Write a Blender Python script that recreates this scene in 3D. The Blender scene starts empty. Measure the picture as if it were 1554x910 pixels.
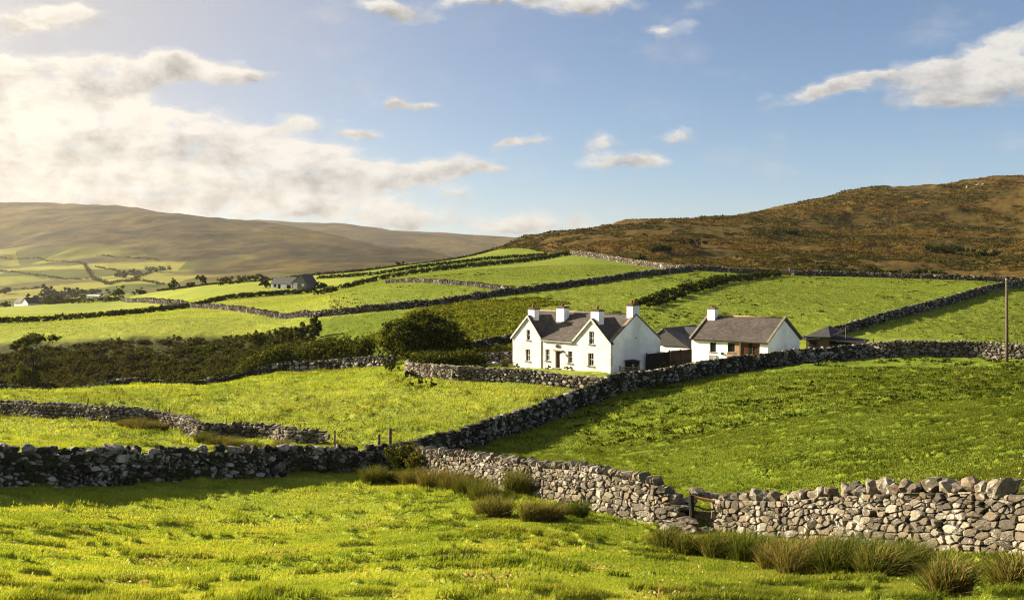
import bpy, math, random
import numpy as np
from mathutils import Vector, Matrix
from mathutils.geometry import tessellate_polygon

random.seed(7)
rng = np.random.default_rng(7)
scene = bpy.context.scene
COL = scene.collection
F, CX, HZ = 1525.0, 777.0, 400.0      # focal length, axis and horizon of the photograph (its own pixels)
R = math.radians

# ------------------------------------------------------------------ noise
def _hash(ix, iy, seed):
    h = (ix.astype(np.int64) * 374761393 + iy.astype(np.int64) * 668265263 + seed * 974711) & 0xFFFFFFFF
    h = ((h ^ (h >> 13)) * 1274126177) & 0xFFFFFFFF
    h = h ^ (h >> 16)
    return (h & 0xFFFFFF) / float(0xFFFFFF)

def vn(x, y, seed=0):
    x = np.asarray(x, float); y = np.asarray(y, float)
    ix = np.floor(x); iy = np.floor(y)
    fx = x - ix; fy = y - iy
    fx = fx * fx * fx * (fx * (fx * 6 - 15) + 10); fy = fy * fy * fy * (fy * (fy * 6 - 15) + 10)
    a = _hash(ix, iy, seed); b = _hash(ix + 1, iy, seed)
    c = _hash(ix, iy + 1, seed); d = _hash(ix + 1, iy + 1, seed)
    return (a * (1 - fx) + b * fx) * (1 - fy) + (c * (1 - fx) + d * fx) * fy

def fbm(x, y, octv=4, seed=0, gain=.5):
    s = 0; a = 1; t = 0
    for o in range(octv):
        s = s + a * vn(x * 2 ** o + 17.3 * o, y * 2 ** o - 9.1 * o, seed + o); t += a; a *= gain
    return s / t

def sstep(a, b, x):
    t = np.clip((x - a) / (b - a), 0, 1)
    return t * t * (3 - 2 * t)

# ------------------------------------------------------------------ terrain: heights given at surveyed points, thin-plate spline between
class Sheet:
    def __init__(self, pts, px0, px1, d0, d1, nx=260, nd=300, smooth=1e-4):
        P = []
        for p in pts:
            px, D = p[0], p[1]
            z = p[3] if len(p) > 3 else -(p[2] - HZ) / F * D
            P.append((px / 300., math.log(D) * 1.6, z))
        P = np.array(P)
        n = len(P)
        def ker(r2): return np.where(r2 > 1e-12, .5 * r2 * np.log(np.maximum(r2, 1e-12)), 0)
        d2 = ((P[:, None, :2] - P[None, :, :2]) ** 2).sum(-1)
        A = np.zeros((n + 3, n + 3)); A[:n, :n] = ker(d2) + np.eye(n) * smooth
        A[:n, n] = 1; A[:n, n + 1:] = P[:, :2]; A[n, :n] = 1; A[n + 1:, :n] = P[:, :2].T
        w = np.linalg.solve(A, np.concatenate([P[:, 2], [0, 0, 0]]))
        self.px0, self.px1, self.l0, self.l1, self.nx, self.nd = px0, px1, math.log(d0), math.log(d1), nx, nd
        gx = np.linspace(px0, px1, nx) / 300.; gl = np.linspace(self.l0, self.l1, nd) * 1.6
        G = np.zeros((nd, nx))
        for i in range(nd):
            q = np.stack([gx, np.full(nx, gl[i])], 1)
            r2 = ((q[:, None] - P[None, :, :2]) ** 2).sum(-1)
            G[i] = ker(r2) @ w[:n] + w[n] + q @ w[n + 1:]
        self.G = G
    def z(self, x, y):
        x = np.asarray(x, float); y = np.maximum(np.asarray(y, float), .5)
        px = CX + F * x / y
        a = np.clip((px - self.px0) / (self.px1 - self.px0) * (self.nx - 1), 0, self.nx - 1.001)
        b = np.clip((np.log(y) - self.l0) / (self.l1 - self.l0) * (self.nd - 1), 0, self.nd - 1.001)
        i = np.floor(a).astype(int); j = np.floor(b).astype(int); fa = a - i; fb = b - j
        G = self.G
        return (G[j, i] * (1 - fa) + G[j, i + 1] * fa) * (1 - fb) + (G[j + 1, i] * (1 - fa) + G[j + 1, i + 1] * fa) * fb

NEAR = []
for px in (-700, -100, 400, 777, 1200, 1554, 2254):
    NEAR += [(px, 1.5, 0, -1.75), (px, 5, 0, -2.75)]
NEAR += [
 # bottom of the frame
 (-700, 13, 0, -4.7), (0, 13.6, 910), (400, 13.2, 910), (777, 13, 910), (1100, 13, 910), (1554, 13.6, 905), (2254, 13, 0, -3.6),
 # foot of the right wall
 (1900, 16.5, 0, -5.1), (1700, 19, 0, -5.65), (1554, 21, 843), (1450, 22.8, 836), (1350, 25, 828), (1200, 28.7, 815), (1110, 31, 806),
 # foot of the middle wall
 (1040, 31.8, 803), (1000, 32.7, 797), (900, 36.5, 772), (800, 41, 750), (700, 47, 729), (600, 53, 712),
 # foot of the left wall
 (-500, 30, 0, -7.4), (-200, 34, 0, -7.9), (0, 38, 738), (150, 41.5, 736), (300, 45.5, 727), (450, 49.5, 719),
 (0, 35, 758.5), (150, 38.3, 757), (300, 42.3, 746), (450, 46.6, 735),
 # diagonal wall
 (720, 62, 677), (800, 70, 651), (900, 80, 612), (1000, 88, 587), (1100, 95, 568), (1200, 101, 553), (1320, 106, 542),
 # big right field
 (1300, 45, 0, -8.2), (1300, 70, 0, -9.0), (1554, 40, 0, -6.9), (1554, 70, 0, -8.4), (1420, 105, 541), (1554, 102, 546), (1800, 98, 0, -9.2), (2254, 60, 0, -6), (2254, 120, 0, -8),
 # sinuous wall and meadow
 (-400, 80, 0, -11.8), (0, 75, 630), (110, 72, 636), (250, 68, 652), (350, 65, 665), (480, 62, 672), (500, 82, 0, -11.3),
 # gully wall
 (-400, 100, 0, -13.8), (0, 105, 597), (200, 112, 589), (400, 118, 570), (500, 117, 562), (590, 112, 555),
 # garden and houses
 (617, 97, 570), (690, 91, 577), (800, 88.5, 581), (920, 85, 590), (926, 96, 566), (778, 105, 557), (1003, 102, 558), (860, 108, 0, -10.5),
 (1050, 114, 549), (1165, 108, 0, -10.75), (1218, 114, 0, -10.6), (1100, 120, 0, -10.6), (1280, 118, 0, -9.8),
 # gully
 (-400, 140, 0, -20), (0, 135, 0, -20), (200, 142, 0, -19.5), (350, 148, 0, -18), (430, 150, 0, -15.5), (500, 145, 0, -13), (570, 140, 0, -11.6),
 (-400, 175, 0, -16.5), (0, 172, 535), (100, 180, 520), (200, 186, 507), (300, 190, 500), (430, 193, 490),
 # slopes behind the house
 (640, 150, 505), (560, 165, 500), (720, 140, 512), (800, 140, 500), (900, 160, 475), (1000, 165, 470), (1150, 180, 460), (1300, 136, 502), (1300, 210, 450), (1430, 190, 466), (1554, 260, 434),
 (480, 196, 481), (674, 190, 463), (771, 202, 447), (900, 232, 431), (1045, 296, 412),
 # fields to the left
 (-400, 240, 0, -16), (0, 250, 491), (100, 262, 486), (200, 276, 477), (285, 290, 467), (430, 205, 484), (345, 305, 454), (409, 320, 448), (475, 332, 443), (440, 345, 438),
 (0, 420, 470), (100, 430, 462), (200, 440, 457), (0, 500, 467), (100, 510, 459), (143, 580, 455), (240, 480, 442), (324, 455, 433), (398, 440, 428), (-400, 450, 0, -24),
 (480, 425, 418), (608, 460, 405), (740, 500, 383), (480, 380, 423), (577, 370, 416), (588, 280, 430), (777, 216, 441), (857, 400, 387), (831, 430, 387.5), (700, 320, 412), (760, 290, 415), (680, 400, 400),
 # moor wall and moor
 (950, 342, 400), (1030, 306, 410), (1190, 300, 418), (1300, 300, 420), (1430, 292, 424), (1554, 285, 429), (1900, 300, 0, -3), (2254, 300, 0, 4),
 (805, 540, 365), (905, 580, 349), (960, 600, 341), (1073, 640, 332), (1125, 740, 327), (1181, 800, 317), (1248, 850, 300.5), (1295, 870, 292), (1382, 900, 286), (1475, 930, 277), (1554, 950, 268), (1900, 1000, 0, 112), (2254, 1000, 0, 135),
 (1100, 420, 385), (1300, 450, 381), (1300, 600, 345), (1554, 420, 392), (1554, 640, 332), (960, 440, 374),
 # behind the skyline
 (-700, 700, 0, -50), (0, 700, 0, -45), (300, 650, 0, -38), (500, 620, 0, -27), (650, 640, 0, -18), (760, 660, 0, -6), (-700, 1250, 0, -75), (0, 1250, 0, -75), (500, 1250, 0, -70), (760, 1250, 0, -50), (960, 1250, 0, -20), (1125, 1250, 0, 15), (1380, 1250, 0, 45), (1700, 1250, 0, 65), (2254, 1250, 0, 90),
]
T = Sheet(NEAR, -760, 2314, 1.2, 1250)
def zg(x, y): return T.z(x, y)

def moor_edge(px):
    return np.interp(px, [-800, 640, 735, 790, 831, 865, 950, 1030, 1190, 1300, 1430, 1554, 2300],
                         [2000, 2000, 492, 470, 436, 397, 343, 307, 301, 301, 293, 286, 270])

def hummock(x, y):
    """small tussocky relief of grazed turf, metres"""
    y = np.asarray(y, float)
    n = fbm(x * .6, y * .8, 3, 11)
    t = sstep(.68, .86, vn(x * 1.9 + 7 * n, y * 2.6 + 3 * n, 5)) * sstep(.48, .66, vn(x * .33, y * .33, 8))
    t = np.maximum(t, .9 * sstep(.84, .94, vn(x * 1.2 + 5 * n, y * 1.7, 6)))
    t2 = sstep(.64, .82, vn(x * .45, y * .62 + 2 * n, 25))
    return t, t2, n

def zfull(x, y):
    x = np.asarray(x, float); y = np.asarray(y, float)
    z = zg(x, y)
    t, t2, n = hummock(x, y)
    fade = 1 - sstep(110, 180, y)
    z = z + (t * .12 + (n - .5) * .10) * (1 - .6 * sstep(60, 120, y)) * (1 - sstep(200, 260, y)) + t2 * .16 * sstep(30, 60, y) * (1 - sstep(230, 300, y))
    px = CX + F * x / np.maximum(y, .5)
    rough = rough_mask(x, y)
    z = z + rough * ((fbm(x * .16, y * .16, 4, 31) - .5) * 1.3 + (fbm(x * .6, y * .6, 3, 33) - .5) * .9)
    m = sstep(0, 25, y - moor_edge(px))
    z = z + m * ((fbm(x * .013, y * .013, 4, 41) - .5) * 6 + (fbm(x * .035, y * .06, 4, 42) - .5) * 3.4 + sstep(.55, .7, fbm(x * .03, y * .02, 3, 45)) * 1.6 + (fbm(x * .14, y * .2, 3, 46) - .5) * 1.8)
    return z

def rough_mask(x, y):
    px = CX + F * x / np.maximum(y, .5)
    w = (fbm(x * .06, y * .06, 3, 35) - .5)
    a = sstep(540, 660, px + w * 160) * (1 - sstep(740, 900, px + w * 160)) * sstep(116, 128, y) * (1 - sstep(150, 190, y + w * 60))
    g = (1 - sstep(455, 500, px)) * sstep(118, 122, y) * (1 - sstep(178, 186, y))
    return np.maximum(a * .65, g * .9)

def xy(px, D): return ((px - CX) / F * D, D)
def Dat(px, py, lo=8., hi=1000.):
    """distance at which the ground is met on the line of sight (px, py)"""
    d = np.exp(np.linspace(math.log(lo), math.log(hi), 4000)); x = (px - CX) / F * d
    k = np.where(HZ - F * zg(x, d) / d <= py)[0]
    return float(d[k[0]]) if len(k) else hi
def P3(px, D, dz=0.):
    x, y = xy(px, D); return (x, y, float(zg(x, y)) + dz)
def topix(p): return (CX + F * p[0] / p[1], HZ - F * p[2] / p[1])

# ------------------------------------------------------------------ mesh helpers
def tag(o, label=None, cat=None, group=None, kind=None):
    if label: o['label'] = label
    if cat: o['category'] = cat
    if group: o['group'] = group
    if kind: o['kind'] = kind
    return o

def empty(name, loc=(0, 0, 0), rz=0.):
    o = bpy.data.objects.new(name, None); COL.objects.link(o)
    o.location = loc; o.rotation_euler = (0, 0, rz); o.empty_display_size = .3
    return o

def mesh_np(name, verts, tris=None, quads=None, mat=None, parent=None, col=None, smooth=False, attrs=None):
    me = bpy.data.meshes.new(name)
    verts = np.asarray(verts, np.float32).reshape(-1, 3)
    tris = np.zeros((0, 3), np.int32) if tris is None else np.asarray(tris, np.int32).reshape(-1, 3)
    quads = np.zeros((0, 4), np.int32) if quads is None else np.asarray(quads, np.int32).reshape(-1, 4)
    me.vertices.add(len(verts)); me.vertices.foreach_set('co', verts.ravel())
    loops = np.concatenate([tris.ravel(), quads.ravel()])
    nf = len(tris) + len(quads)
    me.loops.add(len(loops)); me.loops.foreach_set('vertex_index', loops)
    start = np.concatenate([np.arange(len(tris)) * 3, len(tris) * 3 + np.arange(len(quads)) * 4]).astype(np.int32)
    me.polygons.add(nf); me.polygons.foreach_set('loop_start', start)
    if smooth: me.polygons.foreach_set('use_smooth', np.ones(nf, bool))
    me.update(calc_edges=True)
    me.validate()
    if not smooth: me.shade_flat()
    if col is not None:
        c = np.ones((len(verts), 4), np.float32); c[:, :3] = col
        a = me.attributes.new('Col', 'FLOAT_COLOR', 'POINT'); a.data.foreach_set('color', c.ravel())
    for k, v in (attrs or {}).items():
        a = me.attributes.new(k, 'FLOAT', 'POINT'); a.data.foreach_set('value', np.asarray(v, np.float32))
    if mat: me.materials.append(mat)
    o = bpy.data.objects.new(name, me); COL.objects.link(o)
    if parent: o.parent = parent
    return o

class MB:
    """collects simple solids and links them as one mesh"""
    def __init__(self): self.v = []; self.f = []
    def add(self, vs, fs):
        b = len(self.v); self.v += [tuple(v) for v in vs]; self.f += [tuple(b + i for i in f) for f in fs]; return self
    def box(self, x0, x1, y0, y1, z0, z1, jit=0., bev=0.):
        vs = [(x, y, z) for z in (z0, z1) for y in (y0, y1) for x in (x0, x1)]
        if jit: vs = [tuple(c + random.uniform(-jit, jit) for c in v) for v in vs]
        return self.add(vs, [(0, 2, 3, 1), (4, 5, 7, 6), (0, 1, 5, 4), (2, 6, 7, 3), (0, 4, 6, 2), (1, 3, 7, 5)])
    def bar(self, a, b, r0, r1=None, n=8, bend=None):
        a = Vector(a); b = Vector(b); r1 = r0 if r1 is None else r1
        d = (b - a).normalized(); s = d.orthogonal().normalized(); t = d.cross(s)
        vs = []
        for p, r in ((a, r0), (b, r1)):
            for k in range(n):
                an = 2 * math.pi * k / n; vs.append(p + s * (r * math.cos(an)) + t * (r * math.sin(an)))
        fs = [(k, (k + 1) % n, n + (k + 1) % n, n + k) for k in range(n)] + [tuple(reversed(range(n))), tuple(range(n, 2 * n))]
        return self.add(vs, fs)
    def tube(self, pts, rad, n=8):
        pts = [Vector(p) for p in pts]; vs = []; m = len(pts)
        prev = None
        for i, p in enumerate(pts):
            d = (pts[min(i + 1, m - 1)] - pts[max(i - 1, 0)]).normalized()
            s = d.orthogonal().normalized() if prev is None else (prev - d * prev.dot(d)).normalized()
            prev = s; t = d.cross(s)
            for k in range(n):
                an = 2 * math.pi * k / n; vs.append(p + (s * math.cos(an) + t * math.sin(an)) * rad[i])
        fs = []
        for i in range(m - 1):
            for k in range(n):
                fs.append((i * n + k, i * n + (k + 1) % n, (i + 1) * n + (k + 1) % n, (i + 1) * n + k))
        fs += [tuple(reversed(range(n))), tuple(range((m - 1) * n, m * n))]
        return self.add(vs, fs)
    def slab(self, pts, th):
        """flat polygon given by 3-D points, thickened by th along its normal, downwards"""
        ps = [Vector(p) for p in pts]; n = len(ps)
        nr = (ps[1] - ps[0]).cross(ps[2] - ps[0]).normalized()
        if nr.z < 0: nr = -nr
        vs = ps + [p - nr * th for p in ps]
        return self.add(vs, [tuple(range(n)), tuple(reversed(range(n, 2 * n)))] + [(k, n + k, n + (k + 1) % n, (k + 1) % n) for k in range(n)])
    def prism(self, poly, y0, y1):
        """polygon in x,z pulled along y"""
        n = len(poly)
        vs = [(x, y0, z) for x, z in poly] + [(x, y1, z) for x, z in poly]
        return self.add(vs, [tuple(range(n)), tuple(reversed(range(n, 2 * n)))] + [(k, n + k, n + (k + 1) % n, (k + 1) % n) for k in range(n)])
    def build(self, name, mat, parent=None, smooth=False, fix=True):
        me = bpy.data.meshes.new(name); me.from_pydata([tuple(v) for v in self.v], [], self.f)
        if fix:
            import bmesh
            bm = bmesh.new(); bm.from_mesh(me); bmesh.ops.recalc_face_normals(bm, faces=bm.faces); bm.to_mesh(me); bm.free()
        if smooth:
            for p in me.polygons: p.use_smooth = True
        me.materials.append(mat)
        o = bpy.data.objects.new(name, me); COL.objects.link(o)
        if parent: o.parent = parent
        return o
# ------------------------------------------------------------------ materials
def new_mat(name):
    m = bpy.data.materials.new(name); m.use_nodes = True
    nt = m.node_tree; nt.nodes.clear()
    return m, nt
def N(nt, typ, **kw):
    n = nt.nodes.new(typ)
    for k, v in kw.items():
        if k == 'inp':
            for i, val in v.items(): n.inputs[i].default_value = val
        else: setattr(n, k, v)
    return n
def L(nt, a, b): nt.links.new(a, b)
def ramp(nt, stops):
    r = N(nt, 'ShaderNodeValToRGB'); e = r.color_ramp.elements
    while len(e) < len(stops): e.new(.5)
    for el, (p, c) in zip(e, stops): el.position = p; el.color = (*c, 1) if len(c) == 3 else c
    return r
def noise(nt, vec, scale, detail=4, rough=.55):
    n = N(nt, 'ShaderNodeTexNoise', inp={'Scale': scale, 'Detail': detail, 'Roughness': rough})
    L(nt, vec, n.inputs['Vector']); return n
def mixc(nt, fac, a, b, mode='MIX'):
    m = N(nt, 'ShaderNodeMix', data_type='RGBA', blend_type=mode)
    for s, v in ((m.inputs['Factor'], fac), (m.inputs['A'], a), (m.inputs['B'], b)):
        if isinstance(v, (tuple, list)): s.default_value = (*v, 1) if len(v) == 3 else v
        elif isinstance(v, (int, float)): s.default_value = v
        else: L(nt, v, s)
    return m.outputs['Result']
def mth(nt, op, a, b=None, c=None, clamp=False):
    m = N(nt, 'ShaderNodeMath', operation=op, use_clamp=clamp)
    for i, v in enumerate((a, b, c)):
        if v is None: continue
        if isinstance(v, (int, float)): m.inputs[i].default_value = v
        else: L(nt, v, m.inputs[i])
    return m.outputs[0]

def surf_mat(name, base, var=None, scale=4., rough=.9, bump=.3, bscale=None, coord='Object', streak=None, spec=.25, bdist=.03):
    """a plain surface broken up by two scales of noise and a bump"""
    m, nt = new_mat(name)
    out = N(nt, 'ShaderNodeOutputMaterial'); bs = N(nt, 'ShaderNodeBsdfPrincipled', inp={'Roughness': rough, 'Specular IOR Level': spec})
    tc = N(nt, 'ShaderNodeTexCoord'); v = tc.outputs[coord]
    if streak:
        mp = N(nt, 'ShaderNodeMapping', inp={'Scale': streak}); L(nt, v, mp.inputs['Vector']); v = mp.outputs[0]
    n1 = noise(nt, v, scale, 6, .65); n2 = noise(nt, v, scale * .23, 3)
    var = var or tuple(c * .6 for c in base)
    r1 = ramp(nt, [(.35, (0, 0, 0)), (.68, (1, 1, 1))]); L(nt, n1.outputs['Fac'], r1.inputs[0])
    r2 = ramp(nt, [(.35, (.75, .75, .75)), (.7, (1.15, 1.15, 1.15))]); L(nt, n2.outputs['Fac'], r2.inputs[0])
    c = mixc(nt, r1.outputs[0], var, base); c = mixc(nt, 1., c, r2.outputs[0], 'MULTIPLY')
    L(nt, c, bs.inputs['Base Color'])
    if bump:
        n3 = noise(nt, v, bscale or scale * 2.5, 5, .6)
        b = N(nt, 'ShaderNodeBump', inp={'Strength': bump, 'Distance': bdist}); L(nt, n3.outputs['Fac'], b.inputs['Height']); L(nt, b.outputs[0], bs.inputs['Normal'])
    L(nt, bs.outputs[0], out.inputs[0])
    return m

def stone_mat(name, moss=.0, lichen=.25, bump=.6, tint=(1, 1, 1), sc=1.):
    """dry stone: each stone's own colour (attribute), grain, pale lichen spots, moss"""
    m, nt = new_mat(name)
    out = N(nt, 'ShaderNodeOutputMaterial'); bs = N(nt, 'ShaderNodeBsdfPrincipled', inp={'Roughness': .92, 'Specular IOR Level': .15})
    at = N(nt, 'ShaderNodeAttribute', attribute_name='Col')
    tc = N(nt, 'ShaderNodeTexCoord'); v = tc.outputs['Object']
    n1 = noise(nt, v, 14 * sc, 7, .7); r1 = ramp(nt, [(.3, (.45, .43, .40)), (.5, (.95, .95, .95)), (.72, (1.3, 1.28, 1.2))]); L(nt, n1.outputs['Fac'], r1.inputs[0])
    c = mixc(nt, 1., at.outputs['Color'], r1.outputs[0], 'MULTIPLY')
    c = mixc(nt, 1., c, tint, 'MULTIPLY')
    n2 = noise(nt, v, 6.5 * sc, 5, .6); n2b = noise(nt, v, 1.3 * sc, 2)
    lf = mth(nt, 'ADD', n2.outputs['Fac'], mth(nt, 'MULTIPLY', mth(nt, 'SUBTRACT', n2b.outputs['Fac'], .5), .8))
    r2 = ramp(nt, [(.68 - lichen * .3, (0, 0, 0)), (.74 - lichen * .3, (1, 1, 1))]); L(nt, lf, r2.inputs[0])
    c = mixc(nt, mth(nt, 'MULTIPLY', r2.outputs[0], .75), c, (.34, .325, .28))
    if moss:
        n3 = noise(nt, v, .9 * sc, 5, .65); r3 = ramp(nt, [(.62 - moss * .3, (0, 0, 0)), (.70 - moss * .3, (1, 1, 1))]); L(nt, n3.outputs['Fac'], r3.inputs[0])
        n4 = noise(nt, v, 9 * sc, 3)
        mc = mixc(nt, n4.outputs['Fac'], (.010, .012, .005), (.040, .048, .012))
        c = mixc(nt, mth(nt, 'MULTIPLY', r3.outputs[0], .93), c, mc)
    L(nt, c, bs.inputs['Base Color'])
    n5 = noise(nt, v, 22 * sc, 6, .7)
    b = N(nt, 'ShaderNodeBump', inp={'Strength': bump, 'Distance': .03 / sc}); L(nt, n5.outputs['Fac'], b.inputs['Height']); L(nt, b.outputs[0], bs.inputs['Normal'])
    L(nt, bs.outputs[0], out.inputs[0])
    return m

def leaf_mat(name, trans=.35, gloss=.04, tint=(1., 1., 1.)):
    m, nt = new_mat(name)
    out = N(nt, 'ShaderNodeOutputMaterial')
    at = N(nt, 'ShaderNodeAttribute', attribute_name='Col')
    c = mixc(nt, 1., at.outputs['Color'], tint, 'MULTIPLY')
    d = N(nt, 'ShaderNodeBsdfDiffuse'); t = N(nt, 'ShaderNodeBsdfTranslucent'); g = N(nt, 'ShaderNodeBsdfGlossy', inp={'Roughness': .5})
    L(nt, c, d.inputs[0])
    ct = mixc(nt, 1., c, (1.35, 1.25, .55), 'MULTIPLY'); L(nt, ct, t.inputs[0])
    L(nt, c, g.inputs[0])
    m1 = N(nt, 'ShaderNodeMixShader', inp={0: trans}); L(nt, d.outputs[0], m1.inputs[1]); L(nt, t.outputs[0], m1.inputs[2])
    m2 = N(nt, 'ShaderNodeMixShader', inp={0: gloss}); L(nt, m1.outputs[0], m2.inputs[1]); L(nt, g.outputs[0], m2.inputs[2])
    L(nt, m2.outputs[0], out.inputs[0])
    return m

GRASS_A, GRASS_B, GRASS_C = (.195, .232, .030), (.135, .180, .020), (.262, .262, .042)
def ground_mat():
    m, nt = new_mat('turf')
    out = N(nt, 'ShaderNodeOutputMaterial'); bs = N(nt, 'ShaderNodeBsdfPrincipled', inp={'Roughness': .95, 'Specular IOR Level': .05})
    tc = N(nt, 'ShaderNodeTexCoord'); v = tc.outputs['Object']
    A = lambda k: N(nt, 'ShaderNodeAttribute', attribute_name=k).outputs['Fac']
    n1 = noise(nt, v, .045, 4); n2 = noise(nt, v, .9, 5, .65); n3 = noise(nt, v, .22, 4, .6)
    r1 = ramp(nt, [(.36, GRASS_B), (.5, GRASS_A), (.66, GRASS_C)])
    s = mth(nt, 'ADD', mth(nt, 'MULTIPLY', n1.outputs['Fac'], .40), mth(nt, 'ADD', mth(nt, 'MULTIPLY', n2.outputs['Fac'], .3), mth(nt, 'MULTIPLY', n3.outputs['Fac'], .3)))
    L(nt, s, r1.inputs[0])
    c = r1.outputs[0]
    # greener, less grazed fields, and one shaded field painted dark green
    c = mixc(nt, A('lush_shade'), c, mixc(nt, n3.outputs['Fac'], (.058, .100, .007), (.105, .145, .010)))
    # tussocks of older grass
    r4 = ramp(nt, [(.55, (0, 0, 0)), (.7, (1, 1, 1))]); n4 = noise(nt, v, .5, 4, .6); L(nt, n4.outputs['Fac'], r4.inputs[0])
    c = mixc(nt, mth(nt, 'MULTIPLY', r4.outputs[0], .35), c, (.060, .080, .012))
    # rough ground
    rg = mixc(nt, n3.outputs['Fac'], (.09, .115, .012), (.16, .165, .02))
    c = mixc(nt, A('rough'), c, rg)
    # scrub floor
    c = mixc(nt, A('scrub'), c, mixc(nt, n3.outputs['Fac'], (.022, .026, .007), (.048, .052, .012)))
    # heather moor
    mv = N(nt, 'ShaderNodeMapping', inp={'Scale': (.45, 1.7, 1.)}); L(nt, v, mv.inputs['Vector'])
    n5 = noise(nt, mv.outputs[0], .028, 7, .68); n6 = noise(nt, mv.outputs[0], .18, 5, .7)
    mm = mth(nt, 'ADD', mth(nt, 'MULTIPLY', n5.outputs['Fac'], .6), mth(nt, 'MULTIPLY', n6.outputs['Fac'], .4))
    r5 = ramp(nt, [(.36, (.022, .023, .006)), (.45, (.046, .040, .010)), (.53, (.092, .056, .014)), (.60, (.070, .056, .012)), (.70, (.112, .076, .020))]); L(nt, mm, r5.inputs[0])
    c = mixc(nt, A('moor'), c, r5.outputs[0])
    c = mixc(nt, A('path'), c, (.30, .27, .21))
    L(nt, c, bs.inputs['Base Color'])
    n7 = noise(nt, v, 2.2, 5, .65); n8 = noise(nt, v, .35, 5, .65)
    b1 = N(nt, 'ShaderNodeBump', inp={'Strength': .6, 'Distance': .12}); L(nt, n7.outputs['Fac'], b1.inputs['Height'])
    b2 = N(nt, 'ShaderNodeBump', inp={'Strength': .55, 'Distance': .8}); L(nt, n8.outputs['Fac'], b2.inputs['Height']); L(nt, b1.outputs[0], b2.inputs['Normal'])
    L(nt, b2.outputs[0], bs.inputs['Normal'])
    L(nt, bs.outputs[0], out.inputs[0])
    return m

def hill_mat(name, brown):
    m, nt = new_mat(name)
    out = N(nt, 'ShaderNodeOutputMaterial'); bs = N(nt, 'ShaderNodeBsdfPrincipled', inp={'Roughness': .95, 'Specular IOR Level': .05})
    tc = N(nt, 'ShaderNodeTexCoord'); v = tc.outputs['Object']
    mv = N(nt, 'ShaderNodeMapping', inp={'Scale': (1, .55, 1)}); L(nt, v, mv.inputs['Vector']); v = mv.outputs[0]
    n5 = noise(nt, v, .004, 7, .62); n6 = noise(nt, v, .02, 5, .65)
    mm = mth(nt, 'ADD', mth(nt, 'MULTIPLY', n5.outputs['Fac'], .6), mth(nt, 'MULTIPLY', n6.outputs['Fac'], .4))
    r5 = ramp(nt, [(.40, (.008, .008, .003)), (.47, (.026, .021, .006)), (.54, (.060, .044, .010)), (.63, (.105, .080, .018))]); L(nt, mm, r5.inputs[0])
    c = r5.outputs[0]
    if not brown:
        # enclosed green fields low on the slope
        vo = N(nt, 'ShaderNodeTexVoronoi', feature='F1', inp={'Scale': .0085, 'Randomness': .9}); L(nt, v, vo.inputs['Vector'])
        sep = N(nt, 'ShaderNodeSeparateColor'); L(nt, vo.outputs['Color'], sep.inputs[0])
        rf = ramp(nt, [(0., (.065, .085, .012)), (.3, (.18, .20, .025)), (.6, (.24, .24, .035)), (.85, (.09, .085, .02))]); rf.color_ramp.interpolation = 'CONSTANT'; L(nt, sep.outputs[0], rf.inputs[0])
        n9 = noise(nt, v, .05, 4); fc = mixc(nt, mth(nt, 'MULTIPLY', n9.outputs['Fac'], .5), rf.outputs[0], (.06, .065, .015))
        at = N(nt, 'ShaderNodeAttribute', attribute_name='field').outputs['Fac']
        c = mixc(nt, at, c, fc)
    L(nt, c, bs.inputs['Base Color'])
    b2 = N(nt, 'ShaderNodeBump', inp={'Strength': .5, 'Distance': 6.}); L(nt, n6.outputs['Fac'], b2.inputs['Height']); L(nt, b2.outputs[0], bs.inputs['Normal'])
    L(nt, bs.outputs[0], out.inputs[0])
    return m

M = {}
M['ground'] = ground_mat()
M['hill'] = hill_mat('valley_slope', False); M['ridge'] = hill_mat('far_moor', True)
M['stone'] = stone_mat('grey_tan_stone', 0, .30)
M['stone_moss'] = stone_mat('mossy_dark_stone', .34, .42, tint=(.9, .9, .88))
M['stone_dark'] = stone_mat('shade_dark_stone', .25, .30, tint=(.62, .60, .56), sc=.6)  # shade of the unlit walls put into a darker stone tint
M['stone_far'] = stone_mat('far_field_stone', .15, .25, tint=(.85, .82, .76), sc=.3)
M['leaf'] = leaf_mat('leaves', .30); M['grass'] = leaf_mat('grass_blades', .50, .02); M['rush'] = leaf_mat('rush_stems', .25, .05)
M['bark'] = surf_mat('bark', (.09, .07, .05), scale=9, bump=.6, streak=(1, 1, .2))
M['roughcast'] = surf_mat('white_roughcast', (.70, .69, .67), (.58, .555, .52), scale=4.2, rough=.95, bump=.8, bscale=4.5, bdist=.07)
M['whitewash'] = surf_mat('white_render', (.88, .87, .88), (.80, .78, .77), scale=1.6, rough=.92, bump=.25, bscale=6, bdist=.03)
M['slate'] = surf_mat('slate_roof', (.088, .076, .062), (.036, .032, .028), scale=3.2, rough=.75, bump=.5, bscale=9, streak=(.7, 1, .7))
M['slate_blue'] = surf_mat('blue_grey_slate', (.062, .062, .062), (.035, .035, .037), scale=5, rough=.7, bump=.4)
M['stone_trim'] = surf_mat('lichened_trim', (.24, .21, .16), (.11, .095, .065), scale=6, bump=.4)
M['white_paint'] = surf_mat('white_paint', (.60, .58, .52), (.50, .48, .42), scale=3, rough=.5, bump=.05)
M['brick'] = surf_mat('brick_band', (.12, .075, .045), (.07, .045, .03), scale=8, bump=.4)
M['clay'] = surf_mat('clay_pot', (.20, .085, .04), (.12, .05, .03), scale=7, bump=.2)
M['dark_wood'] = surf_mat('dark_wood', (.020, .018, .014), (.010, .009, .008), scale=8, bump=.5, streak=(6, 6, .6))
M['brown_wood'] = surf_mat('brown_wood', (.16, .075, .030), (.07, .032, .014), scale=7, bump=.4, streak=(5, 5, .6))
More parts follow.
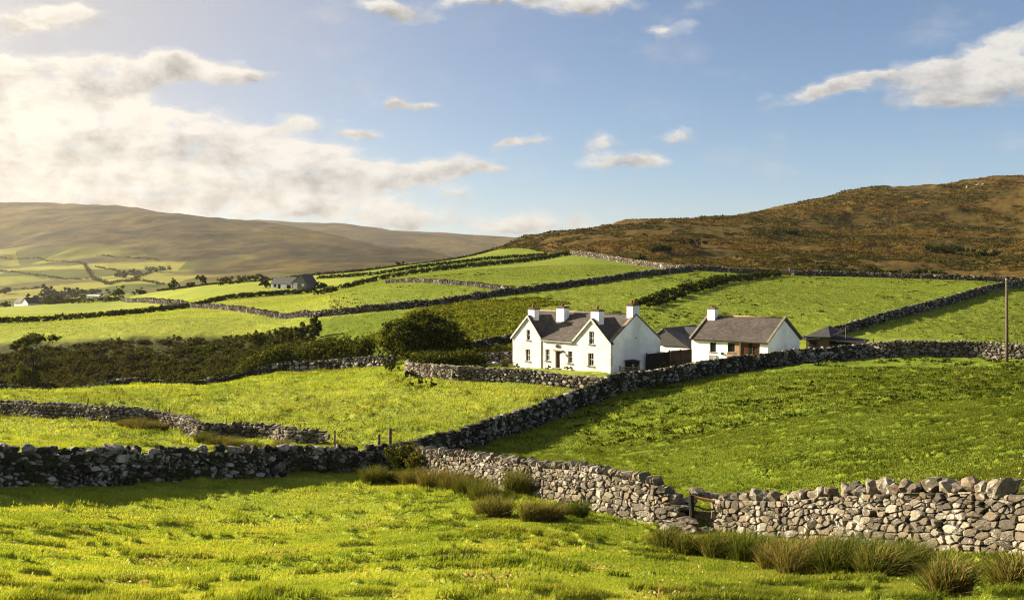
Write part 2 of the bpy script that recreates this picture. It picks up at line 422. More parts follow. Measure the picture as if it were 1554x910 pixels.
M['old_wood'] = surf_mat('weathered_wood', (.13, .098, .062), (.065, .048, .032), scale=9, bump=.6, streak=(6, 6, .5))
M['dark_brown_wood'] = surf_mat('dark_brown_wood', (.055, .032, .018), (.025, .015, .010), scale=7, bump=.4, streak=(5, 5, .6))
M['black_felt'] = surf_mat('black_felt', (.018, .018, .020), (.010, .010, .010), scale=4, bump=.3)
M['tan_stone'] = surf_mat('tan_stonework', (.34, .22, .13), (.22, .14, .08), scale=9, bump=.5)
M['metal'] = surf_mat('dull_metal', (.30, .30, .30), (.18, .17, .16), scale=9, rough=.5, bump=.1, spec=.5)
M['blue_cloth'] = surf_mat('blue_sack', (.10, .13, .34), (.06, .08, .2), scale=6, bump=.4)
M['rock'] = surf_mat('pale_rock', (.26, .245, .21), (.12, .11, .09), scale=2.5, bump=.7, bdist=.2)
mg, nt = new_mat('dark_glass'); _o = N(nt, 'ShaderNodeOutputMaterial'); _b = N(nt, 'ShaderNodeBsdfPrincipled', inp={'Base Color': (.015, .017, .02, 1), 'Roughness': .08, 'Specular IOR Level': .6}); L(nt, _b.outputs[0], _o.inputs[0]); M['glass'] = mg

# ------------------------------------------------------------------ ground sheets
def sheet_mesh(name, fz, px0, px1, d0, d1, nx, nd, mat, attrs):
    px = np.linspace(px0, px1, nx); D = np.exp(np.linspace(math.log(d0), math.log(d1), nd))
    PX, DD = np.meshgrid(px, D)
    X = (PX - CX) / F * DD; Y = DD
    Z = fz(X.ravel(), Y.ravel())
    V = np.stack([X.ravel(), Y.ravel(), Z], 1)
    i = np.arange(nx - 1)[None, :] + nx * np.arange(nd - 1)[:, None]
    q = np.stack([i, i + 1, i + nx + 1, i + nx], -1).reshape(-1, 4)
    return mesh_np(name, V, quads=q, mat=mat, smooth=True, attrs=attrs(PX.ravel(), DD.ravel(), X.ravel(), Y.ravel()))

def near_attrs(px, D, X, Y):
    m = sstep(-6, 10, D - moor_edge(px) + (fbm(X * .08, Y * .08, 3, 61) - .5) * 16)
    rough = rough_mask(X, Y)
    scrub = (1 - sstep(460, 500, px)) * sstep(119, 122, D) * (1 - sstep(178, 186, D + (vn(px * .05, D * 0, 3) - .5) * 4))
    wd = np.interp(px, [560, 600, 720, 800, 900, 1000, 1100, 1200, 1320, 1600, 2300], [53, 54, 62, 70, 80, 88, 95, 101, 106, 103, 95])
    lush_shade = sstep(590, 640, px) * sstep(-1, 1, wd - D) * sstep(28, 40, D) * .75
    lush_shade = np.maximum(lush_shade, sstep(500, 560, px) * sstep(118, 130, D) * (1 - m) * .55)
    lush_shade = np.maximum(lush_shade, .5 * sstep(900, 1300, px) * (1 - sstep(20, 40, D)))
    lush_shade = np.maximum(lush_shade, sstep(470, 490, px) * (1 - sstep(590, 640, px)) * sstep(122, 130, D) * (1 - sstep(185, 195, D)) * .9)  # field by the gully end: its shade put into a darker green
    path = np.zeros_like(px)
    return dict(moor=m, rough=rough, scrub=scrub, lush_shade=lush_shade, path=path)
tag(sheet_mesh('ground', zfull, -740, 2294, 1.3, 1240, 1000, 950, M['ground'], near_attrs), 'green pasture and brown heather moor of the near hillside', None, None, 'structure')

VAL = []
for px in (-700, -300):
    VAL += [(px, 620, 0, -85), (px, 1000, 0, -45), (px, 1700, 0, -10), (px, 2500, 0, 75), (px, 3300, 300), (px, 4300, 0, 160)]
VAL += [(0, 620, 0, -85), (0, 1000, 457), (0, 1300, 436), (0, 1700, 414), (0, 2100, 393), (0, 2500, 360), (0, 2900, 328), (0, 3300, 306.5), (0, 4300, 0, 150),
        (180, 620, 0, -80), (180, 1000, 452), (180, 1500, 420), (180, 2100, 391), (180, 2600, 352), (180, 3200, 315), (180, 4300, 0, 140),
        (360, 620, 0, -80), (360, 1100, 440), (360, 1500, 418), (360, 2200, 382), (360, 2700, 352), (360, 3200, 331), (360, 4300, 0, 90),
        (422, 3150, 342), (515, 620, 0, -80), (515, 1200, 428), (515, 1900, 398), (515, 2500, 375), (515, 2900, 360), (515, 4300, 0, 40),
        (592, 2650, 378), (638, 1300, 425), (638, 2400, 390), (638, 4300, 0, -20), (800, 620, 0, -85), (800, 1300, 0, -40), (800, 2200, 404), (800, 4300, 0, -40),
        (1100, 620, 0, -90), (1100, 2200, 0, -30), (1100, 4300, 0, -50)]
TV = Sheet(VAL, -740, 1140, 610, 4300, 120, 120)
def zval(x, y):
    return TV.z(x, y) + (fbm(x * .004, y * .003, 4, 71) - .5) * 44 * sstep(1300, 2300, y) + (fbm(x * .02, y * .02, 3, 72) - .5) * 6
def val_attrs(px, D, X, Y):
    n = (fbm(X * .004, Y * .003, 4, 75) - .5)
    f = 1 - sstep(1750, 2150, D + n * 1300 + np.interp(px, [0, 260, 420, 640], [-100, 0, 300, 800]))
    return dict(field=f)
tag(sheet_mesh('valley_slope', zval, -720, 1120, 640, 4200, 420, 380, M['hill'], val_attrs), 'brown hill across the valley with green fields at its foot', None, None, 'structure')
FAR = []
for px, py in ((-300, 332), (300, 334), (401, 337), (515, 342), (643, 351), (772, 360.5), (900, 372), (1100, 388), (1400, 400)):
    FAR += [(px, 3600, 0, -60), (px, 5500, py), (px, 7000, 0, -(py - HZ) / F * 5500 * .8)]
TF = Sheet(FAR, -320, 1420, 3550, 7000, 60, 40)
def zfar(x, y): return TF.z(x, y) + (fbm(x * .002, y * .0015, 4, 81) - .5) * 50
tag(sheet_mesh('far_hills', zfar, -300, 1400, 3600, 6900, 220, 120, M['ridge'], lambda *a: {}), 'long brown ridge at the head of the valley', None, None, 'structure')
# ------------------------------------------------------------------ dry-stone walls
def resample(pts, step):
    """smooth polyline in plan through (px, D) points -> (n,2) world points"""
    P = np.array([xy(*p) for p in pts], float)
    # Catmull-Rom
    out = []
    Q = np.concatenate([[2 * P[0] - P[1]], P, [2 * P[-1] - P[-2]]])
    for i in range(1, len(Q) - 2):
        p0, p1, p2, p3 = Q[i - 1], Q[i], Q[i + 1], Q[i + 2]
        n = max(2, int(np.linalg.norm(p2 - p1) / step * 2))
        for t in np.linspace(0, 1, n, endpoint=False):
            out.append(.5 * ((2 * p1) + (-p0 + p2) * t + (2 * p0 - 5 * p1 + 4 * p2 - p3) * t * t + (-p0 + 3 * p1 - 3 * p2 + p3) * t ** 3))
    out.append(P[-1]); out = np.array(out)
    s = np.concatenate([[0], np.cumsum(np.linalg.norm(np.diff(out, axis=0), axis=1))])
    n = max(3, int(s[-1] / step)); ss = np.linspace(0, s[-1], n)
    return np.stack([np.interp(ss, s, out[:, 0]), np.interp(ss, s, out[:, 1])], 1), ss

PAL_TAN = [(.175, .150, .110), (.140, .118, .086), (.20, .178, .138), (.115, .098, .072), (.16, .130, .088), (.095, .084, .068), (.225, .205, .165)]
PAL_GREY = [(.15, .146, .13), (.10, .098, .090), (.20, .195, .18), (.065, .062, .055), (.13, .122, .105), (.27, .265, .25)]

PAL_SHADE = [(.040, .038, .030), (.075, .072, .062), (.028, .028, .022), (.34, .335, .32), (.05, .048, .040), (.13, .127, .115), (.045, .044, .036), (.40, .395, .38)]  # low darks carry the walls' shade in the stone colour
def stone_cells(s0, s1, hfun, size, K, r, jit=.42, asp=1.85):
    """seeds in uneven courses, weighted cells around them; returns centres and radii in K directions"""
    S, H, W = [], [], []
    h = -.15; hmax = max(hfun(x) for x in np.linspace(s0, s1, 40))
    while h < hmax:
        ch = size * r.uniform(.40, 1.3) * (1.05 if h < hmax * .5 else .8)
        s = s0 + r.uniform(-.5, .5) * size
        while s < s1 + size:
            w = size * asp * (r.uniform(.35, 1.0) if r.random() < .7 else r.uniform(1., 1.9))
            hh = h + ch * .5 + r.normal() * ch * jit * .6
            if hh < hfun(min(max(s + w / 2, s0), s1)) - size * .15:
                S.append(s + w * .5 + r.normal() * size * .12); H.append(hh); W.append(min(w, 2.4 * size) * r.uniform(.55, 1.35))
            s += w
        h += ch
    S = np.array(S); H = np.array(H); W = np.array(W)
    o = np.argsort(S); S, H, W = S[o], H[o], W[o]
    n = len(S); th = np.arange(K) * 2 * math.pi / K
    dirs = np.stack([np.cos(th), np.sin(th)], 1)
    Rr = np.full((n, K), size * 1.5)
    win = size * asp * 3.2
    lo = np.searchsorted(S, S - win); hi = np.searchsorted(S, S + win)
    for i in range(n):
        j = np.arange(lo[i], hi[i]); j = j[j != i]
        ds = S[j] - S[i]; dh = (H[j] - H[i]); 
        # metric squeezed along the wall so cells lie flat
        ds_ = ds / asp
        d = np.hypot(ds_, dh); k = d < size * 3.2
        ds_, dh, d, jj = ds_[k], dh[k], d[k] + 1e-6, j[k]
        wi = W[i] / asp * .5; wj = W[jj] / asp * .5
        b = .5 * d + np.clip(.5 * (wi * wi - wj * wj) / d, -.42 * d, .42 * d)
        cosn = (dirs[:, 0:1] * ds_ + dirs[:, 1:2] * dh) / d
        with np.errstate(divide='ignore'):
            rr = np.where(cosn > 1e-3, b / np.maximum(cosn, 1e-3), 1e9)
        Rr[i] = np.minimum(rr.min(1), size * 1.35) if len(d) else size * .5
    return S, H, Rr, dirs, asp

def rocks_mesh(C, SX, SY, SZ, AX, AY, AZ, cols, r, sub=1, rough=.22):
    """many irregular rocks: centres C, half sizes along three axes (n,3 each)"""
    import bmesh
    bm = bmesh.new(); bmesh.ops.create_icosphere(bm, subdivisions=sub, radius=1)
    bm.verts.ensure_lookup_table()
    B = np.array([v.co[:] for v in bm.verts]); Fc = np.array([[v.index for v in f.verts] for f in bm.faces]); bm.free()
    # push towards a box
    mx = np.abs(B).max(1, keepdims=True); B = B * (.45 + .55 / mx) * .92
    n = len(C); m = len(B)
    ph = r.random((n, 3)) * 50
    nz = np.stack([1 + rough * 2 * (vn(B[None, :, 0] * 1.3 + ph[:, :1], B[None, :, 1] * 1.3 + B[None, :, 2] * 1.7 + ph[:, 1:2], 3) - .5) + rough * .6 * r.standard_normal((n, m))], -1)
    D = B[None] * nz
    # one or two random cut planes flatten each rock
    for _ in range(3):
        pn = r.standard_normal((n, 3)); pn /= np.linalg.norm(pn, axis=1, keepdims=True); dd = r.uniform(.55, .85, (n, 1))
        ex = np.maximum((D * pn[:, None]).sum(-1) - dd, 0); D = D - ex[..., None] * pn[:, None]
    V = C[:, None] + D[..., 0:1] * (SX[:, None] * AX[:, None]) + D[..., 1:2] * (SY[:, None] * AY[:, None]) + D[..., 2:3] * (SZ[:, None] * AZ[:, None])
    T_ = (Fc[None] + (np.arange(n) * m)[:, None, None]).reshape(-1, 3)
    return V.reshape(-1, 3), T_, np.repeat(cols, m, 0)

def wall(name, pts, hts, label, size=.2, K=14, th=.62, mat='stone', pal=PAL_TAN, cope=.0, gap=.016, seed=1, rings=3, cope_mat=None, group=None, ends=True, both=True, cat='wall', wob=.0, copew=(.16, .42)):
    r = np.random.default_rng(seed)
    step = max(.2, size * 1.0)
    P, ss = resample(pts, step)
    Ltot = ss[-1]
    tg = np.gradient(P, axis=0); tg /= np.linalg.norm(tg, axis=1, keepdims=True)
    nr = np.stack([tg[:, 1], -tg[:, 0]], 1)           # right-hand normal
    zb = zg(P[:, 0], P[:, 1])
    hk = np.linspace(0, Ltot, len(hts)); hs = np.interp(ss, hk, hts) + (fbm(ss * .35, ss * 0 + seed, 3, seed) - .5) * wob * 2
    hfun = lambda s: np.interp(s, ss, hs)
    def place(s, h, dep, side):
        s_ = np.clip(s, 0, Ltot)
        px = np.interp(s_, ss, P[:, 0]); py = np.interp(s_, ss, P[:, 1]); nx = np.interp(s_, ss, nr[:, 0]); ny = np.interp(s_, ss, nr[:, 1]); z0 = np.interp(s_, ss, zb)
        tx = np.interp(s_, ss, tg[:, 0]); ty = np.interp(s_, ss, tg[:, 1]); ex = s - s_
        o = side * (th / 2 - .08 * h + dep)
        return np.stack([px + nx * o + tx * ex, py + ny * o + ty * ex, z0 + h], -1)
    VV, TT, QQ, CC = [], [], [], []; base = 0
    for side in ((1, -1) if both else (both_side,)):
        S, H, Rr, dirs, asp = stone_cells(0, Ltot, hfun, size, K, r)
        n = len(S)
        Rr = np.maximum(Rr - gap * r.uniform(.3, 1.6, (n, 1)), size * .06) * r.uniform(.86, 1.06, (n, K))
        prot = r.normal(0, size * .11, n); bulge = size * r.uniform(.06, .24, n); tl = r.normal(0, .26, (n, 2))
        levels = [(1.0, -.55 * size), (.98, -.02 * size), (.88, .75), (.5, 1.0)] if rings >= 3 else [(1.0, -.5 * size), (.92, .4), (.5, 1.)]
        ringsV = []
        for li, (f, dl) in enumerate(levels):
            rx = Rr * f * dirs[None, :, 0] * asp; ry = Rr * f * dirs[None, :, 1]
            if li >= 2 or (rings < 3 and li >= 1): dep = prot[:, None] + bulge[:, None] * dl * r.uniform(.65, 1.25, (n, K)) + tl[:, :1] * rx + tl[:, 1:] * ry
            else: dep = prot[:, None] * (1 if li else 0) + dl + (tl[:, :1] * rx + tl[:, 1:] * ry) * (1 if li else 0)
            hh = H[:, None] + ry
            hh = np.minimum(hh, hfun(S)[:, None] + r.normal(0, size * .08, (n, 1)))
            ringsV.append(place(S[:, None] + rx, hh, dep, side))
        cen = place(S, np.minimum(H, hfun(S)), prot + bulge * 1.05, side)[:, None]
        V = np.concatenate(ringsV + [cen], 1)           # n, nr*K+1, 3
        nrg = len(levels); m = nrg * K + 1
        k = np.arange(K); kn = (k + 1) % K
        q = np.concatenate([np.stack([a * K + k, a * K + kn, (a + 1) * K + kn, (a + 1) * K + k], 1) for a in range(nrg - 1)])
        t = np.stack([(nrg - 1) * K + k, (nrg - 1) * K + kn, np.full(K, nrg * K)], 1)
        if side < 0: q = q[:, ::-1]; t = t[:, ::-1]
        off = base + np.arange(n) * m
        VV.append(V.reshape(-1, 3)); QQ.append((q[None] + off[:, None, None]).reshape(-1, 4)); TT.append((t[None] + off[:, None, None]).reshape(-1, 3))
        c = np.array(pal)[r.integers(0, len(pal), n)] * r.uniform(.6, 1.25, (n, 1))
        CC.append(np.repeat(c, m, 0)); base += n * m
    # rubble heart of the wall, slightly inside both faces
    ns = len(ss); inset = -.05
    prof = []
    for side, top in ((1, 0), (1, 1), (-1, 1), (-1, 0)):
        prof.append(place(ss, np.where(top, hs - .04, -.4), np.full(ns, inset - .02), side))
    V = np.stack(prof, 1).reshape(-1, 3)
    i = np.arange(ns - 1)[:, None] * 4 + np.arange(3)[None]
    q = np.stack([i, i + 4, i + 5, i + 1], -1).reshape(-1, 4)
    q = np.concatenate([q, [[0, 1, 2, 3], [(ns - 1) * 4 + 3, (ns - 1) * 4 + 2, (ns - 1) * 4 + 1, (ns - 1) * 4]]])
    VV.append(V); QQ.append(q + base); CC.append(np.full((len(V), 3), .025)); base += len(V)
    if ends:   # squared ends of laid stones
        for s_end, sg in ((0, -1), (Ltot, 1)):
            h = -.1; C, SX, SY, SZ = [], [], [], []
            i0 = 0 if sg < 0 else -1
            while h < hs[i0] - .05:
                hh = size * r.uniform(.5, .95)
                for o in np.arange(-th / 2 + .1, th / 2, size * 1.3):
                    p = place(np.array(s_end + sg * r.uniform(-.1, .08)), np.array(h + hh / 2), np.array(0.), 1); c0 = np.array([P[i0, 0], P[i0, 1]]) + tg[i0] * sg * r.uniform(-.1, .06) + nr[i0] * (o + r.uniform(-.05, .05))
                    C.append((c0[0], c0[1], zb[i0] + h + hh / 2)); SX.append(size * r.uniform(.6, .9)); SY.append(size * r.uniform(.7, 1.1)); SZ.append(hh * .55)
                h += hh
            if not C: continue
            n = len(C); ax = np.tile(np.array([tg[i0, 0], tg[i0, 1], 0]), (n, 1)); ay = np.tile(np.array([nr[i0, 0], nr[i0, 1], 0]), (n, 1)); az = np.tile(np.array([0, 0, 1.]), (n, 1))
            f = lambda a: np.array(a)[:, None]
            v, t, c = rocks_mesh(np.array(C), f(SX), f(SY), f(SZ), ax, ay, az, np.array(pal)[r.integers(0, len(pal), n)], r, 1 if K < 12 else 2)
            VV.append(v); TT.append(t + base); CC.append(c); base += len(v)
    root = mesh_np(name, np.concatenate(VV), np.concatenate(TT) if TT else None, np.concatenate(QQ), M[mat], None, np.concatenate(CC))
    tag(root, label, cat, group)
    if cope:
        s = 0; C, SX, SY, SZ, AX, AY, AZ = [], [], [], [], [], [], []
        while s < Ltot:
            w = r.uniform(*copew) * (1.5 if r.random() < .12 else 1); hh = cope * r.uniform(.65, 1.25)
            if r.random() > .05:
                sc = s + w / 2; i0 = min(int(sc / Ltot * (ns - 1)), ns - 1)
                a = r.normal(0, .16); le = r.normal(.12, .16)
                tx = np.array([tg[i0, 0], tg[i0, 1], 0]); ny = np.array([nr[i0, 0], nr[i0, 1], 0]); up = np.array([0, 0, 1.])
                tx2 = tx * math.cos(a) + ny * math.sin(a); ny2 = -tx * math.sin(a) + ny * math.cos(a)
                upv = up * math.cos(le) + tx2 * math.sin(le); tx3 = tx2 * math.cos(le) - up * math.sin(le)
                p = place(np.array(sc), np.array(hfun(sc) + hh * .42), np.array(-(th / 2 - .08 * hfun(sc))), 1)
                C.append(p + ny * r.normal(0, .03)); SX.append(w * .56); SY.append(th * r.uniform(.36, .5)); SZ.append(hh * .58); AX.append(tx3); AY.append(ny2); AZ.append(upv)
            s += w * .98
        f = lambda a: np.array(a)[:, None]; n = len(C)
        c = np.array(pal)[r.integers(0, len(pal), n)] * r.uniform(.7, 1.25, (n, 1))
        v, t, c = rocks_mesh(np.array(C), f(SX), f(SY), f(SZ), np.array(AX), np.array(AY), np.array(AZ), c, r, 2 if K >= 12 else 1)
        mesh_np('coping', v, t, None, M[cope_mat or mat], root, c)
    return root

both_side = 1
W_R = [(1760, 17.6), (1660, 19.2), (1554, 21), (1450, 22.8), (1350, 25), (1200, 28.7), (1102, 31.2)]
W_M = [(1032, 32), (1000, 32.7), (900, 36.5), (800, 41), (700, 47), (604, 53)]
W_L = [(-260, 32.5), (-100, 35.8), (0, 38), (150, 41.5), (300, 45.5), (450, 49.5), (594, 53.2)]
W_D = [(606, 54.2), (660, 57.5), (720, 62), (800, 70), (900, 80), (1000, 88), (1100, 95), (1200, 101), (1318, 106)]
W_S = [(-200, 79), (0, 75), (60, 73), (110, 72.2), (175, 70.5), (235, 70), (265, 68.5), (310, 65), (350, 65.5), (410, 64.5), (440, 62.5), (480, 62)]
W_G = [(-300, 100), (-100, 103), (0, 105), (105, 109), (200, 112), (300, 115), (400, 118), (500, 117), (592, 112)]
wall('stone_wall', W_R, [1.3, 1.3, 1.32, 1.3, 1.22, 1.05, .95], 'sunlit tan dry-stone wall in the right foreground with big rounded coping stones', .155, 18, .62, 'stone', PAL_TAN, .36, .013, 3, wob=.05, copew=(.26, .5))
wall('stone_wall', W_M, [.80] + [1.36] * 3 + [1.34, 1.32, 1.3, 1.28, 1.26, 1.24, 1.22, 1.2, 1.19, 1.18, 1.17, 1.16, 1.15, 1.14, 1.13, 1.12, 1.1, 1.08, 1.04, 1.0], 'sunlit grey-tan dry-stone wall running from the broken gateway to the corner bush, topped by a row of thin upright stones', .19, 14, .6, 'stone', PAL_TAN, .30, .012, 4, wob=.04, copew=(.13, .26))
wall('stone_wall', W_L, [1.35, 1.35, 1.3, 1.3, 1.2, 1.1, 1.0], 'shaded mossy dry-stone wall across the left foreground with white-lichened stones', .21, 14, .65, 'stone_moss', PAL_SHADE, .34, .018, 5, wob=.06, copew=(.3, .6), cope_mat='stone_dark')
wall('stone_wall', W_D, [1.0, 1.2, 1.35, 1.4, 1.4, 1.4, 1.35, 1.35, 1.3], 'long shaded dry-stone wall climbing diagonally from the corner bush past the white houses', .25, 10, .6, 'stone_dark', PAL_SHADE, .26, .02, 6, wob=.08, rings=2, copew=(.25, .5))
wall('stone_wall', W_S, [1.2, 1.2, 1.05, .95, 1., .9, 1.0, .85, .95, .85, .8, .6], 'low winding dry-stone wall slumping through the left meadow among rushes', .22, 10, .6, 'stone', [tuple(c * .8 for c in p) for p in PAL_TAN], .2, .02, 7, wob=.14, rings=2, copew=(.2, .4))
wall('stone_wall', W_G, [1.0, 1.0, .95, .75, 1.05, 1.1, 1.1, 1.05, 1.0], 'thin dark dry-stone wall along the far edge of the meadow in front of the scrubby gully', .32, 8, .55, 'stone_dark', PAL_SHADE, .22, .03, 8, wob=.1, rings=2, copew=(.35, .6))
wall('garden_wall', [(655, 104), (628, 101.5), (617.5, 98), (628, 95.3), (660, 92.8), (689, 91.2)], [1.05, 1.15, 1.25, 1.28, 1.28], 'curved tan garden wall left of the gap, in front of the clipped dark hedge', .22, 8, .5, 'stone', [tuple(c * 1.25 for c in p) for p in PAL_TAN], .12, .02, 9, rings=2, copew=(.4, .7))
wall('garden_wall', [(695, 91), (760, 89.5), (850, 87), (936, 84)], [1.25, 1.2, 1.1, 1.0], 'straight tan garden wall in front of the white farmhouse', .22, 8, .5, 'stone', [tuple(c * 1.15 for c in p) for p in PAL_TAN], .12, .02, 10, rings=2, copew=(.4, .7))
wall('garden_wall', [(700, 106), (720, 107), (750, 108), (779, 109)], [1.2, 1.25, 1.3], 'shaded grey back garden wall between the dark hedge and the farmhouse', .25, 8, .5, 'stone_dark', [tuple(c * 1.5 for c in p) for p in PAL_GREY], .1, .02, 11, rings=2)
wall('field_wall', [(1318, 106), (1350, 105), (1420, 105), (1480, 104), (1554, 101), (1700, 97)], [1.35, 1.6, 1.65, 1.6, 1.5, 1.4], 'sunlit rubble field wall behind the wooden pole, right of the dark shed', .27, 8, .7, 'stone', [tuple(c * .9 for c in p) for p in PAL_TAN], .22, .03, 12, wob=.2, rings=2, copew=(.25, .5))
wall('field_wall', [(1240, 126), (1300, 137), (1360, 160), (1430, 192), (1500, 232), (1554, 262), (1640, 300)], [1.0, 1.2, 1.4, 1.4, 1.3, 1.3], 'dark field wall climbing from the shed to the moor edge at right', .42, 7, .7, 'stone_dark', PAL_SHADE, .3, .04, 13, wob=.15, rings=2, copew=(.4, .8))
wall('moor_wall', [(866, 397), (905, 370), (950, 344), (990, 324), (1030, 308), (1100, 304), (1174, 301)], [1.6, 1.6, 1.5, 1.5, 1.5], 'pale stone wall below the moor left of the blue-sacked gate', .55, 6, .8, 'stone_far', PAL_TAN, .35, .05, 14, wob=.2, rings=2, copew=(.5, .9))
wall('moor_wall', [(1204, 301), (1260, 301), (1330, 299), (1430, 293), (1500, 289), (1600, 283)], [1.3, 1.4, 1.2, 1.3, 1.2], 'tumbled pale stone wall below the moor right of the blue-sacked gate', .5, 6, .8, 'stone_far', PAL_TAN, .3, .05, 15, wob=.35, rings=2, copew=(.5, .9))
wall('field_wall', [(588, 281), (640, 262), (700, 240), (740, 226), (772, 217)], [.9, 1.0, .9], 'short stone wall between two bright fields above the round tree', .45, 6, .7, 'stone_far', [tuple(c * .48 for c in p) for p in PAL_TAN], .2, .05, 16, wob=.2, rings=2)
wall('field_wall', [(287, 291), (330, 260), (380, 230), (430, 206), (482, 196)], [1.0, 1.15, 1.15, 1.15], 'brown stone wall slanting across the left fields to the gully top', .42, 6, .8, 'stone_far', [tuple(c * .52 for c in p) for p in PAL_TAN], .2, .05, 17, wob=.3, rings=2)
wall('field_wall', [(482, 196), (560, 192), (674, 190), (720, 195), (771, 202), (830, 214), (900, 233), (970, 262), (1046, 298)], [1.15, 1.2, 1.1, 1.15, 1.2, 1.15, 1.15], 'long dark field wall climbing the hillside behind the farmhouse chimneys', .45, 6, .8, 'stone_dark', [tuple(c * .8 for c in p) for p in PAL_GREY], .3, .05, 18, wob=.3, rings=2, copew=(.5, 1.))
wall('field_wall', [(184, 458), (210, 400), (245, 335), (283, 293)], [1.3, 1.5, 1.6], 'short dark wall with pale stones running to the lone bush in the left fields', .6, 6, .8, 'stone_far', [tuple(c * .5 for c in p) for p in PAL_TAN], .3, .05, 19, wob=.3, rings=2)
wall('field_wall', [(714, 124), (745, 126), (780, 128)], [1.1, 1.2, 1.1], 'short dark retaining wall up the slope left of the farmhouse', .3, 6, .6, 'stone_dark', PAL_SHADE, .15, .03, 20, rings=2)
# ------------------------------------------------------------------ vegetation
def quads_from(C, size, r, cols, flat=0., elong=1.5):
    """one small leaf-like quad per centre"""
    n = len(C)
    a = r.standard_normal((n, 3)); a[:, 2] *= (1 - flat); a /= np.linalg.norm(a, axis=1, keepdims=True)
    b = r.standard_normal((n, 3)); b -= a * (a * b).sum(1, keepdims=True); b /= np.linalg.norm(b, axis=1, keepdims=True)
    s = (np.asarray(size) * r.uniform(.6, 1.35, n))[:, None]
    u = a * s * .5 * elong; v = b * s * .5
    V = np.stack([C - u, C + v, C + u, C - v], 1).reshape(-1, 3)
    q = np.arange(n * 4).reshape(-1, 4)
    return V, q, np.repeat(cols, 4, 0)

DK = np.array([.020, .030, .008]); MD = np.array([.050, .062, .012]); LT = np.array([.10, .10, .020]); BR = np.array([.075, .05, .02])
def leafcols(n, r, pal=(DK, MD, LT), w=(.45, .4, .15)):
    k = r.choice(len(pal), n, p=w); return np.array(pal)[k] * r.uniform(.7, 1.3, (n, 1))

def crown_points(lobes, n, r, shell=.55):
    """points in and on a set of ellipsoid lobes (cx,cy,cz,rx,ry,rz), gathered into twigs so gaps stay between"""
    lob = np.array(lobes); vol = (lob[:, 3] * lob[:, 4] * lob[:, 5]) ** (2 / 3)
    nc = max(8, n // 26)
    k = r.choice(len(lob), nc, p=vol / vol.sum())
    d = r.standard_normal((nc, 3)); d /= np.linalg.norm(d, axis=1, keepdims=True)
    rad = r.uniform(shell, 1.04, (nc, 1))
    rad = rad * (1 + .22 * r.standard_normal((nc, 1)) * .6)
    cc = lob[k, :3] + d * lob[k, 3:6] * rad
    tw = .16 * lob[k, 3:6].mean(1, keepdims=True)
    j = r.integers(0, nc, n)
    return cc[j] + r.standard_normal((n, 3)) * tw[j] * np.array([1, 1, .8])

def bush(name, px, D, w, h, label, cat='bush', n=1500, leaf=.16, lobes=9, seed=0, group=None, pal=(DK, MD, LT), pw=(.45, .4, .15), dep=None, dz=0., trunk=True, at=None, mat='leaf', dome=False):
    r = np.random.default_rng(seed)
    x, y, z = at if at else P3(px, D)
    root = empty(name, (x, y, z + dz)); tag(root, label, cat, group)
    dep = dep or w * .8
    lb = []
    for i in range(lobes):
        a = r.uniform(0, 6.28); q = math.sqrt(r.uniform(0, 1)) * .62
        s = r.uniform(.30, .48) * (1.15 - .5 * q)
        cz = h * r.uniform(.30, .74) * (1 - .45 * q * q)
        lb.append((math.cos(a) * q * w / 2, math.sin(a) * q * dep / 2, cz, w * s * .62, dep * s * .62, h * s * .68))
    if dome:
        lb = []
        for i in range(lobes):
            a = r.uniform(0, 6.28); q = math.sqrt(r.uniform(0, 1)) * .80; s = r.uniform(.17, .25)
            lb.append((math.cos(a) * q * w / 2, math.sin(a) * q * dep / 2, h * max(.74 - .42 * q ** 2.5 - r.uniform(0, .30), .15), w * s * .6, dep * s * .6, h * s * 1.05))
    C = crown_points(lb, n, r); C = C[C[:, 2] > -.05]
    V, q, c = quads_from(C, leaf, r, leafcols(len(C), r, pal, pw))
    mesh_np('crown', V, None, q, M[mat], root, c)
    if trunk:
        m = MB()
        for k in range(3 if h > 2 else 2):
            a = r.uniform(0, 6.28); e = (math.cos(a) * w * .22, math.sin(a) * dep * .22, h * .62)
            m.tube([(math.cos(a) * .1, math.sin(a) * .1, -.3), (e[0] * .4, e[1] * .4, h * .3), e], [.05 * h ** .7 + .02, .035 * h ** .7 + .01, .01], 6)
        m.build('trunk', M['bark'], root, smooth=True)
    return root

